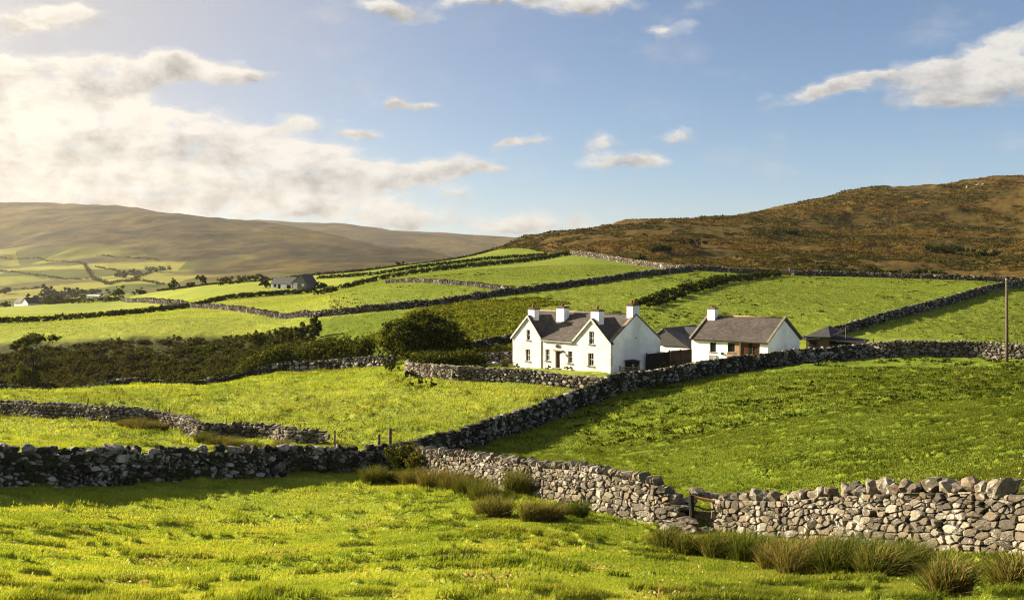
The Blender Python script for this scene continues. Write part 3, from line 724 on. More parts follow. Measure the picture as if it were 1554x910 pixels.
def hedge(name, pts, w, h, label, cat='hedge', per_m=40, leaf=.2, seed=0, pal=(DK, MD, LT), pw=(.45, .4, .15), wob=.3, group=None, stems=True, flat=False):
    r = np.random.default_rng(seed)
    P, ss = resample(pts, .5); Lt = ss[-1]; n = int(Lt * per_m)
    nc = max(6, n // 22)
    hv = lambda s: h * (1 + wob * 2 * (fbm(s * (1.2 / max(h, .5)), s * 0 + seed, 3, seed) - .5))
    s = r.uniform(0, Lt, nc); a = r.uniform(-.15 * math.pi, 1.15 * math.pi, nc)
    rad = r.uniform(.72, 1.03, nc)
    if flat: off = np.sign(np.cos(a)) * np.abs(np.cos(a)) ** .4; up = np.sign(np.sin(a)) * np.abs(np.sin(a)) ** .4
    else: off = np.cos(a); up = np.sin(a)
    o = off * w / 2 * rad; z = np.maximum(up * .55 + .42, .02) * hv(s) * rad
    j = r.integers(0, nc, n); tw = .13 * min(h, w)
    S = np.clip(s[j] + r.normal(0, tw * 1.2, n), 0, Lt); O = o[j] + r.normal(0, tw, n); Z = np.maximum(z[j] + r.normal(0, tw * .8, n), 0)
    tg = np.gradient(P, axis=0); tg /= np.linalg.norm(tg, axis=1, keepdims=True)
    X = np.interp(S, ss, P[:, 0]) + np.interp(S, ss, tg[:, 1]) * O; Y = np.interp(S, ss, P[:, 1]) - np.interp(S, ss, tg[:, 0]) * O
    C = np.stack([X, Y, zg(X, Y) + Z], 1)
    V, q, c = quads_from(C, leaf, r, leafcols(n, r, pal, pw))
    o_ = mesh_np(name, V, None, q, M['leaf'], None, c); tag(o_, label, cat, group)
    return o_

# -- scrub filling the gully: nobody could count it
GD_ = np.array([.035, .050, .010])
def gully_scrub():
    r = np.random.default_rng(51)
    nb = 1900
    px = r.uniform(-330, 470, nb); D = r.uniform(126, 181, nb)
    keep = D < np.interp(px, [-330, 0, 100, 200, 300, 430, 470], [176, 168, 176, 181, 184, 186, 160]); px, D = px[keep], D[keep]
    Cs, Ls, Co = [], [], []
    for a, b in zip(px, D):
        x, y, z = P3(a, b); w = r.uniform(.9, 2.5) * (1.5 if r.random() < .12 else 1); h = w * r.uniform(.38, .62)
        if b > 170: h *= .75; w *= .8
        n = int(230 * w)
        lb = [(x + r.normal(0, .3 * w), y + r.normal(0, .3 * w), z + h * r.uniform(.25, .6), w * .5, w * .5, h * .55) for _ in range(3)]
        C = crown_points(lb, n, r, .6)
        t = r.random()
        SB = np.array([.060, .056, .020]); pal, pw = ((SB * .62, SB, SB * 1.25), (.4, .45, .15)) if t < .72 - .4 * (a > 290) else ((GD_, MD, LT), (.4, .4, .2))
        Cs.append(C); Co.append(leafcols(n, r, pal, pw))
    C = np.concatenate(Cs)
    V, q, c = quads_from(C, .17, r, np.concatenate(Co))
    tag(mesh_np('gully_scrub', V, None, q, M['leaf'], None, c), 'dark mixed scrub filling the gully beyond the meadow', None, None, 'stuff')
gully_scrub()

# -- heather and moss tufts on the moor and the rough bank
def moor_tufts():
    r = np.random.default_rng(52)
    n = 120000
    px = r.uniform(620, 1700, n); u = r.random(n)
    D = np.exp(np.interp(u, [0, 1], [math.log(285), math.log(940)]))
    k = (D > moor_edge(px) + 4); px, D = px[k], D[k]
    x = (px - CX) / F * D; y = D
    k = vn(x * .045, y * .03, 91) + .35 * vn(x * .2, y * .2, 92) > .50; x, y = x[k], y[k]
    n = len(x); s = r.uniform(.3, .9, n) * np.interp(y, [280, 900], [.75, 1.6])
    z = zfull(x, y)
    m = 5
    j = np.repeat(np.arange(n), m)
    d = r.standard_normal((n * m, 3)); d[:, 2] = np.abs(d[:, 2]) * .6; d /= np.linalg.norm(d, axis=1, keepdims=True)
    C = np.stack([x[j], y[j], z[j]], 1) + d * (s[j] * .6)[:, None] * np.array([2.4, 1.5, .5])
    base = np.array([[.030, .032, .008], [.054, .048, .011], [.092, .057, .014], [.112, .074, .020]])
    kk = np.clip((fbm(x * .010, y * .03, 4, 95) - .5) * 7 + r.normal(1.6, .55, n), 0, 3.99).astype(int); col = base[kk][j] * r.uniform(.9, 1.1, (n * m, 1))
    V, q, c = quads_from(C, s[j] * .85, r, col, 0., 1.3)
    tag(mesh_np('heather_tufts', V, None, q, M['leaf'], None, c), 'brown heather and moss tufts over the moor', None, None, 'stuff')
    # rough bank behind the garden + tussocks on the middle fields
    n = 16000
    px = r.uniform(555, 900, n); D = r.uniform(118, 192, n); x = (px - CX) / F * D; y = D
    k = (rough_mask(x, y) > .12); x, y = x[k], y[k]; n = len(x)
    s = r.uniform(.2, .7, n) * (.55 + .9 * sstep(.4, .7, fbm(x * .16, y * .12, 3, 93))); z = zfull(x, y); m = 12; j = np.repeat(np.arange(n), m)
    d = r.standard_normal((n * m, 3)); d[:, 2] = np.abs(d[:, 2]); d /= np.linalg.norm(d, axis=1, keepdims=True)
    C = np.stack([x[j], y[j], z[j]], 1) + d * (s[j] * .7)[:, None] * np.array([1.2, 1.2, .7])
    base = np.array([[.075, .100, .012], [.165, .185, .018], [.135, .12, .025]])
    col = base[r.choice(3, n, p=[.42, .4, .18])][j] * r.uniform(.7, 1.3, (n * m, 1))
    V, q, c = quads_from(C, .22, r, col)
    tag(mesh_np('rough_tussocks', V, None, q, M['leaf'], None, c), 'coarse tussocks and bracken on the bank behind the garden', None, None, 'stuff')
moor_tufts()
def field_tussocks():
    r = np.random.default_rng(58); n = 9000
    px = r.uniform(480, 1680, n); D = np.exp(r.uniform(math.log(60), math.log(300), n)); x = (px - CX) / F * D; y = D
    wd = np.interp(px, [600, 720, 800, 900, 1000, 1100, 1200, 1320, 1600], [54, 62, 70, 80, 88, 95, 101, 106, 103])
    k = ((D > 128) & (px > 500) & (D < moor_edge(px) - 3) | (px > 640) & (D < wd - 2)) & (fbm(x * .045, y * .045, 3, 96) + .25 * vn(x * .3, y * .3, 97) > .71) & ~((px < 900) & (D > 85) & (D < 130))
    x, y = x[k], y[k]; n = len(x); z = zfull(x, y); s = r.uniform(.12, .42, n) * np.interp(y, [60, 130, 300], [.7, 1., 1.5]); m = 9; j = np.repeat(np.arange(n), m)
    d = r.standard_normal((n * m, 3)); d[:, 2] = np.abs(d[:, 2]); d /= np.linalg.norm(d, axis=1, keepdims=True)
    C = np.stack([x[j], y[j], z[j]], 1) + d * (s[j] * .75)[:, None] * np.array([1.5, 1.1, .55])
    col = np.array([[.022, .036, .005], [.040, .058, .007], [.07, .058, .016]])[r.choice(3, n, p=[.55, .33, .12])][j] * r.uniform(.7, 1.3, (n * m, 1))
    V, q, c = quads_from(C, s[j] * .6, r, col)
    tag(mesh_np('field_tussocks', V, None, q, M['leaf'], None, c), 'dark grass tussocks dotted over the grazed fields', None, None, 'stuff')
field_tussocks()

# -- pasture grass: single blades, shorter and wider with distance
def grass():
    r = np.random.default_rng(53)
    bands = [(9.5, 19, 3000, .055, .0085, True), (19, 34, 1000, .066, .017, True), (34, 62, 250, .085, .034, False), (62, 128, 42, .15, .066, False), (128, 330, 5.0, .13, .15, False)]
    for bi, (d0, d1, rho, hh, ww, fine) in enumerate(bands):
        u0, u1 = (-60 - CX) / F, (1640 - CX) / F
        n = int((u1 - u0) * (d1 ** 2 - d0 ** 2) / 2 * rho)
        D = np.sqrt(r.uniform(d0 ** 2, d1 ** 2, n)); u = r.uniform(u0, u1, n); x = u * D; y = D; px = CX + F * u
        keep = np.ones(n, bool)
        if bi == 3: keep &= ~((px > 760) & (D > 92)) & ~((px > 930) & (D > np.interp(px, [930, 1000, 1100, 1200, 1320], [83, 89, 96, 102, 107])) & (px < 1330))
        if bi == 4: keep &= (D < moor_edge(px) - 2) & (rough_mask(x, y) < .5) & ~((px < 480) & (D < 185)) & ~((px > 770) & (px < 1330) & (D < 132))
        x, y, px, D = x[keep], y[keep], px[keep], D[keep]; n = len(x)
        t, t2, nn = hummock(x, y)
        z = zfull(x, y)
        pat = fbm(x * .35, y * .35, 3, 63); pat2 = fbm(x * 1.7, y * 1.7, 2, 64)
        h = hh * (.6 + .7 * pat + .75 * t + .45 * t2) * r.uniform(.55, 1.3, n)
        w = ww * r.uniform(.7, 1.3, n)
        az = r.uniform(0, 6.283, n); lean = h * r.uniform(.15, .9, n)
        if fine:
            tall = r.random(n) < .006; h = np.where(tall, h * 2.6, h); w = np.where(tall, w * .5, w)
        if fine:  # blown and lodged to the right
            la = r.normal(.2, 1.1, n)
        else: la = r.uniform(0, 6.283, n)
        bx, by = np.cos(az) * w / 2, np.sin(az) * w / 2; lx, ly = np.cos(la) * lean, np.sin(la) * lean
        cA, cB, cC, cD = np.array([.200, .248, .032]), np.array([.136, .190, .022]), np.array([.266, .276, .046]), np.array([.40, .32, .13])
        k = np.clip(.5 + (pat - .5) * 1.5 + (pat2 - .5) * .9 + r.normal(0, .22, n), 0, 1)[:, None]
        col = np.where(k < .5, cB + (cA - cB) * k * 2, cA + (cC - cA) * (k - .5) * 2)
        tt = np.clip(t * .8 + t2 * .2, 0, 1)[:, None] * .7; col = col * (1 - tt) + np.array([.060, .090, .006]) * tt
        wd = np.interp(px, [560, 600, 720, 800, 900, 1000, 1100, 1200, 1320, 1600], [53, 54, 62, 70, 80, 88, 95, 101, 106, 103])
        wm = np.interp(px, [560, 604, 700, 800, 900, 1032, 1102, 1200, 1350, 1554, 1640], [53, 53, 47, 41, 36.5, 31.5, 31, 28.7, 25, 21, 19.5])
        lush_shade = (px > 600) * (D < wd) * (D > wm) * .75 + (px > 500) * (D > 118) * .72
        lush_shade = np.maximum(lush_shade, .5 * sstep(850, 1250, px) * (D < wm))[:, None]
        col = col * (1 - lush_shade) + (np.array([.056, .080, .010]) * (.7 + .6 * k)) * lush_shade
        st = (r.random(n) < (.03 if fine else .004))[:, None]; col = np.where(st, cD * r.uniform(.6, 1.1, (n, 1)), col)
        col = col * (r.uniform(.76, 1.24, (n, 1)) if fine else r.uniform(.9, 1.1, (n, 1))) * (.72 + .56 * sstep(.3, .7, fbm(x * .05, y * .05, 3, 66)))[:, None]
        b = np.stack([x, y, z - .01], 1)
        if fine:
            V = np.stack([b - np.stack([bx, by, bx * 0], 1), b + np.stack([bx, by, bx * 0], 1),
                          b + np.stack([bx * .7 + lx * .35, by * .7 + ly * .35, h * .62], 1), b + np.stack([-bx * .7 + lx * .35, -by * .7 + ly * .35, h * .62], 1),
                          b + np.stack([lx, ly, h * .95], 1)], 1)
            i = np.arange(n)[:, None] * 5
            q = i + np.array([[0, 1, 2, 3]]); tr = i + np.array([[3, 2, 4]])
            mesh_np_args = (V.reshape(-1, 3), tr, q); rep = 5
        else:
            V = np.stack([b - np.stack([bx, by, bx * 0], 1), b + np.stack([bx, by, bx * 0], 1), b + np.stack([lx, ly, h], 1)], 1)
            mesh_np_args = (V.reshape(-1, 3), np.arange(n * 3).reshape(-1, 3), None); rep = 3
        name, lab = ('meadow_grass', 'short yellow-green grass of the near meadow') if bi < 2 else ('pasture_grass', 'short grass on the fields farther down and up the slope')
        o = mesh_np(name, *mesh_np_args, M['grass'], None, np.repeat(col, rep, 0)); tag(o, lab, None, None, 'stuff')
grass()

# -- rush clumps
OL = np.array([.090, .100, .018]); ST = np.array([.21, .16, .06]); GR = np.array([.060, .095, .014])
def rush_mesh(seed, nb, rad, h, mix):
    r = np.random.default_rng(seed)
    a = r.uniform(0, 6.283, nb); q = np.sqrt(r.random(nb)) * rad * .55
    el, ro = r.uniform(1.0, 1.6), r.uniform(-.6, .6); ex, ey = np.cos(a) * q * el, np.sin(a) * q / el
    bx, by = ex * math.cos(ro) - ey * math.sin(ro), ex * math.sin(ro) + ey * math.cos(ro)
    lean = (q / rad * .9 + r.uniform(0, .35, nb) + (r.random(nb) < .14) * r.uniform(.4, .9, nb)) * h * .8; la = a + r.normal(0, .8, nb); hh = h * r.uniform(.40, 1.15, nb) * (1 - .35 * q / rad)
    w = r.uniform(.006, .012, nb) * .75; pa = r.uniform(0, 6.283, nb); wx, wy = np.cos(pa) * w, np.sin(pa) * w
    wind = r.uniform(-.05, .30)
    Vs = []
    for f, ff, zz in ((0, 1., 0.), (.25, .9, .5), (.6, .6, .85), (1., .12, 1.)):
        c = np.stack([bx + np.cos(la) * lean * f + wind * h * f * f, by + np.sin(la) * lean * f, hh * zz - (.06 if f == 0 else 0)], 1)
        o = np.stack([wx * ff, wy * ff, wx * 0], 1); Vs += [c - o, c + o]
    V = np.stack(Vs, 1); i = np.arange(nb)[:, None] * 8
    q_ = np.concatenate([i + np.array([[0, 1, 3, 2]]), i + np.array([[2, 3, 5, 4]]), i + np.array([[4, 5, 7, 6]])])
    k = r.choice(3, nb, p=mix); col = np.array([OL, ST, GR])[k] * r.uniform(.65, 1.3, (nb, 1))
    return V.reshape(-1, 3), q_, np.repeat(col, 8, 0)
def rush(px, D, rad, h, label, nb=420, mix=(.45, .25, .3), seed=0, group='rush clumps along the foreground walls', off=0):
    V, q, c = rush_mesh(seed, nb, rad, h, mix)
    o = mesh_np('rush_clump', V, None, q, M['rush'], None, c); x, y = xy(px, D); o.location = (x, y, float(zfull(x, y)) - .02)
    tag(o, label, 'rush clump', group); return o
RW = [(1012, 836, .48, .72, 'olive rush clump below the stacked wall end, left of the broken gate'),
      (1045, 841, .42, .62, 'dark olive rush clump growing in front of the broken gate rails'),
      (1092, 848, .50, .78, 'tall olive rush clump just right of the gateway, leftmost of the thick row'),
      (1138, 852, .55, .76, 'green rush clump second from the left in the thick row'),
      (1172, 862, .40, .66, 'low brown rush clump third from the left in the thick row'),
      (1208, 872, .55, .84, 'straw-tipped rush clump with bent pale stems in the thick row'),
      (1244, 860, .48, .74, 'brownish rush clump set back between two taller ones in the thick row'),
      (1276, 872, .58, .86, 'broad dark green rush clump with the fullest fan in the thick row'),
      (1312, 866, .50, .80, 'olive rush clump third from the right end of the thick row'),
      (1338, 876, .52, .74, 'dark rush clump second from the right end of the thick row'),
      (1380, 866, .52, .60, 'low shaded green rush clump at the right end of the thick row'),
      (1442, 909, .36, .62, 'tall straw-coloured rush clump standing alone in front of the thick row'),
      (1545, 905, .30, .62, 'pale straw rush clump at the lower right corner'),
      (567, 735, .75, .80, 'round olive rush clump below the mossy wall, left of the corner bush'),
      (594, 733, .5, .5, 'small green rush clump below the corner bush'),
      (625, 735, .9, .80, 'wide brown rush clump right below the yellowish corner bush'),
      (664, 741, 1.0, 1.0, 'large straw-brown rush clump beside the thin rusty stick'),
      (690, 742, .8, .75, 'green-brown rush clump right of the large straw-brown one'),
      (715, 752, .9, .68, 'low olive rush clump left of the broad dark one before the middle wall'),
      (734, 757, .9, .72, 'broad dark rush clump standing out from the middle wall'),
      (787, 753, .8, 1.0, 'tall dark rush clump leaning against the middle wall'),
      (749, 784, .70, .80, 'straw-edged rush clump standing alone in front of the middle wall'),
      (807, 791, .55, .62, 'small straw rush clump at the left of three out in the grass'),
      (834, 791, .6, .62, 'straw rush clump in the middle of three out in the grass'),
      (865, 785, .7, .66, 'green rush clump at the right of three out in the grass')]
RW = [(px, Dat(px, py), rad, h, lab) for px, py, rad, h, lab in RW]
for i, (px, D, rad, h, lab) in enumerate(RW):
    mix = (.35, .5, .15) if 'straw' in lab or 'brown' in lab else ((.3, .12, .58) if 'green' in lab else (.55, .2, .25))
    rush(px, D, rad, h, lab, int(2600 * rad) if D < 32 else int(1500 * rad), mix, 100 + i)
RS = [(188, 68.5, .6, .5, 'small tawny rush clump at the left end of the row along the winding wall'), (205, 67.5, .9, .8, 'round brown rush clump, left of the two big ones by the winding wall'), (219, 66.8, .9, .78, 'dark round rush clump, right of the two big ones by the winding wall'),
      (240, 68, .9, .7, 'reddish rush clump in the gap of the winding wall'), (308, 62.5, .9, .7, 'olive rush clump against the bulge of the winding wall'), (330, 62, .9, .6, 'brown rush clump second right of the bulge in the winding wall'),
      (355, 61, .9, .6, 'wide straw rush clump midway along the right half of the winding wall'), (385, 60, .8, .5, 'low green rush clump near the right end of the winding wall'), (428, 58.5, .8, .6, 'yellow rush clump close to the right tip of the winding wall'), (492, 57.5, .7, .5, 'pale rush clump beyond the mossy wall, beside a fence post')]
for i, (px, D, rad, h, lab) in enumerate(RS):
    rush(px, D, rad, h, lab, int(900 * rad), (.35, .5, .15) if i not in (7, 4) else (.4, .2, .4), 150 + i, 'rush clumps along the winding wall')
# weeds in the meadow
def weeds():
    r = np.random.default_rng(57); Cs = []; Co = []
    for cx, cd, n, sp, hh in ((590, 92, 60, 22, .7), (545, 72, 40, 26, .5), (470, 71, 30, 40, .4), (640, 88, 50, 26, .6), (690, 86, 18, 20, .5), (520, 63, 16, 12, .5), (300, 95, 20, 200, .4), (1240, 60, 5, 30, .6)):
        for _ in range(n):
            px = r.normal(cx, sp * 1.3); D = r.normal(cd, cd * .05); x, y = xy(px, D); z = float(zfull(x, y)); k = r.integers(5, 16); w = hh * r.uniform(.2, .6)
            Cs.append(np.array([x, y, z]) + np.stack([r.normal(0, w * .5, k), r.normal(0, w * .5, k), r.uniform(0, hh * r.uniform(.4, 1.2), k)], 1))
            Co.append(np.tile(np.array([[.10, .055, .025], [.055, .075, .012], [.14, .12, .03]])[r.choice(3, p=[.4, .4, .2])], (k, 1)) * r.uniform(.6, 1.2, (k, 1)))
    V, q, c = quads_from(np.concatenate(Cs), .065, r, np.concatenate(Co), elong=2.)
    tag(mesh_np('dock_weeds', V, None, q, M['leaf'], None, c), 'scattered brown docks and thistles in the meadow', None, None, 'stuff')
weeds()
def litter():
    r = np.random.default_rng(59); n = 1800
    D = np.sqrt(r.uniform(10 ** 2, 36 ** 2, n)); px = r.uniform(-20, 1580, n); x = (px - CX) / F * D; z = zfull(x, D)
    C = np.stack([x, D, z + r.uniform(.02, .09, n)], 1)
    col = np.array([[.55, .52, .40], [.42, .33, .12], [.10, .06, .03], [.50, .40, .03]])[r.choice(4, n, p=[.25, .4, .2, .15])] * r.uniform(.7, 1.2, (n, 1))
    for cx, cy, k, rad in ((745, 882, 420, .55), (240, 855, 260, .5), (200, 888, 160, .3), (560, 800, 90, .3), (690, 850, 160, .4), (430, 842, 120, .35), (900, 862, 120, .3), (110, 812, 80, .3), (1010, 905, 140, .3)):
        d0 = Dat(cx, cy); x0, y0 = xy(cx, d0); a = x0 + r.normal(0, rad, k); b = y0 + r.normal(0, rad * 1.6, k)
        C = np.concatenate([C, np.stack([a, b, zfull(a, b) + r.uniform(.01, .10, k)], 1)]); D = np.concatenate([D, b])
        col = np.concatenate([col, np.array([[.40, .31, .15], [.20, .13, .06], [.30, .25, .12], [.08, .05, .03]])[r.choice(4, k, p=[.35, .25, .3, .1])] * r.uniform(.7, 1.2, (k, 1))])
    V, q, c = quads_from(C, .022 + .0006 * D, r, col, elong=2.2)
    tag(mesh_np('meadow_litter', V, None, q, M['leaf'], None, c), 'pale straw bits and tiny flowers scattered in the near meadow', None, None, 'stuff')
litter()
# yellow flowers / straw litter in the near meadow
# -- individual trees, bushes and hedges
YL = np.array([.16, .135, .02]); GD = np.array([.035, .050, .010])
bush('broad_tree', 645, 112, 10.4, 6.1, 'big round dark tree left of the garden hedge', 'tree', 30000, .20, 46, 1, dome=True, pal=(DK * .8, GD, LT * .9), pw=(.42, .36, .22), dep=8.5)
hedge('garden_hedge', [(640, 99), (662, 97.5), (700, 98), (722, 99.5)], 2.4, 1.9, 'clipped dark hedge behind the curved garden wall', per_m=1500, leaf=.14, seed=2, pal=(DK, GD, LT), pw=(.3, .42, .28), wob=.12, flat=True)
hedge('garden_hedge', [(718, 112), (750, 113), (782, 114)], 1.4, 1.5, 'bright-topped strip hedge behind the grey back garden wall', per_m=260, leaf=.15, seed=3, pal=(GD, MD, LT), pw=(.3, .45, .25), wob=.1, flat=True)
hedge('hedgerow', [(362, 121), (390, 122), (420, 123), (455, 123), (490, 122), (530, 121), (558, 120)], 3.6, 3.0, 'bushy hedgerow with sunlit left end behind the thin meadow wall', per_m=900, leaf=.22, seed=4, pal=(GD, MD, LT), pw=(.3, .42, .28), wob=.32)
bush('low_bush', 336, 121, 3.2, 2.4, 'small round bush standing left of the hedgerow behind the meadow wall', n=1500, leaf=.17, seed=5)
hedge('bramble_bank', [(105, 110), (135, 111), (165, 112.5)], 1.5, .9, 'low green brambles filling the dip of the meadow wall', 'brambles', per_m=420, leaf=.16, seed=6, pal=(GD, MD, LT), pw=(.3, .45, .25))
def open_tree():
    r = np.random.default_rng(60); x, y, z = P3(48, 126); z = z + 2.2
    root = empty('gully_tree', (x, y, z)); tag(root, 'open-crowned tree at far left rising above the scrub, limbs showing through', 'tree')
    m = MB(); tips = []
    m.tube([(0, 0, -2), (.1, 0, 1.5), (.2, 0, 3.0)], [.26, .2, .16], 8)
    for k in range(9):
        a = r.uniform(0, 6.28); l = r.uniform(1., 2.6); z1 = r.uniform(4.2, 7.0)
        e = (.2 + math.cos(a) * l, math.sin(a) * l, z1); m.tube([(.15, 0, r.uniform(1.6, 3.)), (.2 + math.cos(a) * l * .4, math.sin(a) * l * .4, z1 * .7), e], [.09, .06, .02], 6); tips.append(e)
    m.build('trunk', M['bark'], root, True)
    lb = [(e[0], e[1], e[2], .95, .9, .5) for e in tips] + [(.1, 0, 6.9, 1.5, 1.4, .55), (-.8, 0, 6.5, 1.1, 1., .45)]
    C = crown_points(lb, 3600, r, .3)
    lb2 = [(r.uniform(-2.4, 1.8), r.uniform(-1.5, 1.5), r.uniform(.2, 3.2), 1.3, 1.2, .9) for _ in range(10)]
    C = np.concatenate([C, crown_points(lb2, 4200, r, .4)])
    V, q, c = quads_from(C, .19, r, leafcols(len(C), r, (GD, MD, LT), (.35, .4, .25)))
    mesh_np('crown', V, None, q, M['leaf'], root, c)
open_tree()
bush('pale_bush', 18, 122, 4.2, 4.0, 'pale sunlit bush at the left edge below the open-crowned tree', n=2600, leaf=.19, seed=8, pal=(MD, LT, YL), pw=(.4, .4, .2))
for px, D, w, h, lab, sd in ((432, 168, 5.5, 3.4, 'rounded bush at the right end of the gully, left of a taller one', 9), (466, 165, 5.0, 3.6, 'pale-topped bush at the right end of the gully beside the shaded field', 10), (478, 168, 2.6, 4.6, 'slim upright bush behind the pale-topped one at the gully end', 11), (392, 172, 6.5, 3.2, 'wide bush on the gully rim under the slanting stone wall', 12)):
    bush('gully_bush', px, D, w, h, lab, n=1500, leaf=.26, seed=sd, pal=(GD, MD, LT), pw=(.4, .4, .2))
bush('corner_bush', 612, 51.2, 2.4, 1.9, 'dark bush at the corner where the three stone walls meet', n=4200, leaf=.075, seed=13, dep=1.8, pal=(DK, GD, YL), pw=(.5, .3, .2))
bush('corner_bush', 634, 50.2, 1.5, 1.35, 'yellowish bush right of the corner bush against the middle wall', n=1800, leaf=.075, seed=14, pal=(MD, LT, YL), pw=(.3, .4, .3))
bush('bank_bush', 596, 104, 2.2, 1.2, 'small dark bush at the end of the meadow wall under the round tree', n=600, leaf=.15, seed=15)
bush('weedy_bush', 622, 94.5, 1.8, .9, 'dark weedy bush at the outer foot of the curved garden wall', n=500, leaf=.13, seed=16, trunk=False)
for k, (px, D, w, h, lab) in enumerate(((658, 86.5, .9, .75, 'small dark thistle bush standing in the meadow before the curved garden wall'), (624, 87, .9, .6, 'leftmost tiny bush of the row in the meadow below the curved garden wall'), (640, 88.5, 1.1, .6, 'low green bush in the row in the meadow below the curved garden wall'), (690, 90.4, .7, 1.2, 'green bush growing in the gap of the garden wall'))):
    bush('weedy_bush', px, D, w, h, lab, n=260, leaf=.12, seed=20 + k, trunk=False, pal=(GD, MD, LT), pw=(.5, .4, .1))
bush('gorse_bush', 985, 84.5 + 5.0, 1.6, .9, 'bright yellow-green shrub behind the diagonal wall by the black fence', n=900, leaf=.11, seed=26, pal=(MD, LT, YL), pw=(.3, .45, .25), trunk=False)
bush('gorse_bush', 1003, 86.6, 1.1, .85, 'yellow-flowered shrub in the shade at the near foot of the diagonal wall', n=500, leaf=.10, seed=27, pal=(GD, YL, YL * 1.3), pw=(.4, .3, .3), trunk=False)
bush('garden_shrub', 998, 97.6, 2.6, .9, 'low green shrub between the farmhouse gable and the small outbuilding', n=900, leaf=.11, seed=28, pal=(GD, MD, LT), pw=(.4, .35, .25), trunk=False)
for k, (px, lab) in enumerate(((786, 'low shrub at the foot of the farmhouse wall under its far left window'), (832, 'low shrub at the foot of the farmhouse wall beside the drainpipe'), (860, 'low shrub right of the farmhouse door'))):
    bush('garden_shrub', px, np.interp(px, [778, 926], [104.2, 95.4]), .9, .5, lab, n=240, leaf=.09, seed=30 + k, trunk=False, pal=(GD, MD, BR), pw=(.5, .3, .2))
# hedges of the left fields
hedge('field_hedge', [(-100, 240), (0, 250), (40, 254), (80, 259), (140, 268), (200, 276), (283, 290)], 2.0, 1.45, 'dark clipped-looking hedge crossing the yellow field at far left', per_m=272, leaf=.24, seed=40, pal=(DK, GD, MD), pw=(.6, .3, .1), wob=.2)
hedge('field_hedge', [(287, 291), (315, 298), (345, 305), (409, 320), (445, 326), (478, 333)], 2.0, 1.3, 'dark hedge slanting up to the grey-roofed farm', per_m=272, leaf=.24, seed=41, pal=(DK, GD, MD), pw=(.6, .3, .1), wob=.2)
hedge('field_hedge', [(478, 312), (530, 320), (583, 326), (650, 336), (720, 352), (800, 374), (860, 398)], 2.0, 1.5, 'lowest of the three dark hedges climbing to the moor edge', per_m=240, leaf=.24, seed=42, pal=(DK, GD, MD), pw=(.6, .3, .1), wob=.2)
hedge('field_hedge', [(482, 380), (577, 371), (650, 385), (740, 408), (831, 431)], 1.8, 1.15, 'middle one of the three dark hedges climbing to the moor edge', per_m=208, leaf=.24, seed=43, pal=(DK, GD, MD), pw=(.6, .3, .1), wob=.2)
hedge('field_hedge', [(240, 480), (324, 456), (398, 441), (440, 430), (482, 427), (540, 440), (608, 462), (680, 482), (742, 500)], 1.8, 1.2, 'topmost dark hedge along the skyline of the left fields', per_m=192, leaf=.24, seed=44, pal=(DK, GD, BR), pw=(.55, .3, .15), wob=.2)
hedge('field_hedge', [(186, 459), (130, 450), (95, 452), (64, 462)], 3., 2.0, 'dark hedge along the skyline beside the white cottage at far left', per_m=272, leaf=.24, seed=45, pal=(DK, GD, BR), pw=(.55, .3, .15), wob=.2)
hedge('field_hedge', [(330, 400), (352, 402), (378, 400), (402, 398)], 3.5, 2.4, 'row of small bushes left of the grey-roofed farm', per_m=60, leaf=.5, seed=46, pal=(DK, MD, LT), pw=(.5, .35, .15), wob=.6)
hedge('earth_bank', [(972, 165), (1010, 182), (1050, 205), (1090, 235), (1130, 262), (1180, 296)], 2.8, 1.5, 'dark overgrown earth bank slanting down from the blue-sacked gate to the farmhouse', 'earth bank', per_m=90, leaf=.38, seed=47, pal=(DK, GD, MD), pw=(.6, .25, .15), wob=.5)
# lone trees and bushes of the skyline
SK = [(264, 440, 4.8, 5.6, 'dark egg-shaped tree on the left skyline, nearest the viewer of its row'), (306, 436, 6.0, 5.8, 'leafy tree in the skyline row left of the grey-roofed farm'), (290, 450, 4.6, 3., 'low bush between two trees in the skyline row'), (248, 288, 2.2, 2.8, 'lone small tree where two field walls meet at left'),
      (178, 480, 15, 6.6, 'wide dark thicket on the left skyline beside the long pale shed'), (212, 485, 8, 4.5, 'greyish rounded bush right of the wide dark thicket'), (83, 470, 11, 5.2, 'dark dome-shaped tree clump right of the white cottage at far left'), (8, 492, 6, 4.2, 'dark bush left of the white cottage at far left'), (403, 352, 5.0, 4.6, 'dark bush at the left gable of the grey-roofed farm'),
      (608, 464, 4.2, 4.0, 'lone round bush on the skyline above the long fields'), (487, 345, 6.0, 2.6, 'low bush right of the grey-roofed farm'), (276, 293, 4.2, 2.0, 'low round bush at the junction of the field hedges'), (40, 495, 6, 6.5, 'tree behind the white cottage at far left')]
for k, (px, D, w, h, lab) in enumerate(SK):
    bush('skyline_tree' if h > 3.5 else 'skyline_bush', px, D, w, h, lab, 'tree' if h > 3.5 else 'bush', n=700, leaf=.55 if D > 300 else .3, seed=60 + k, pal=(DK, GD, MD), pw=(.5, .35, .15), group='trees and bushes of the left skyline', dz=-.4)
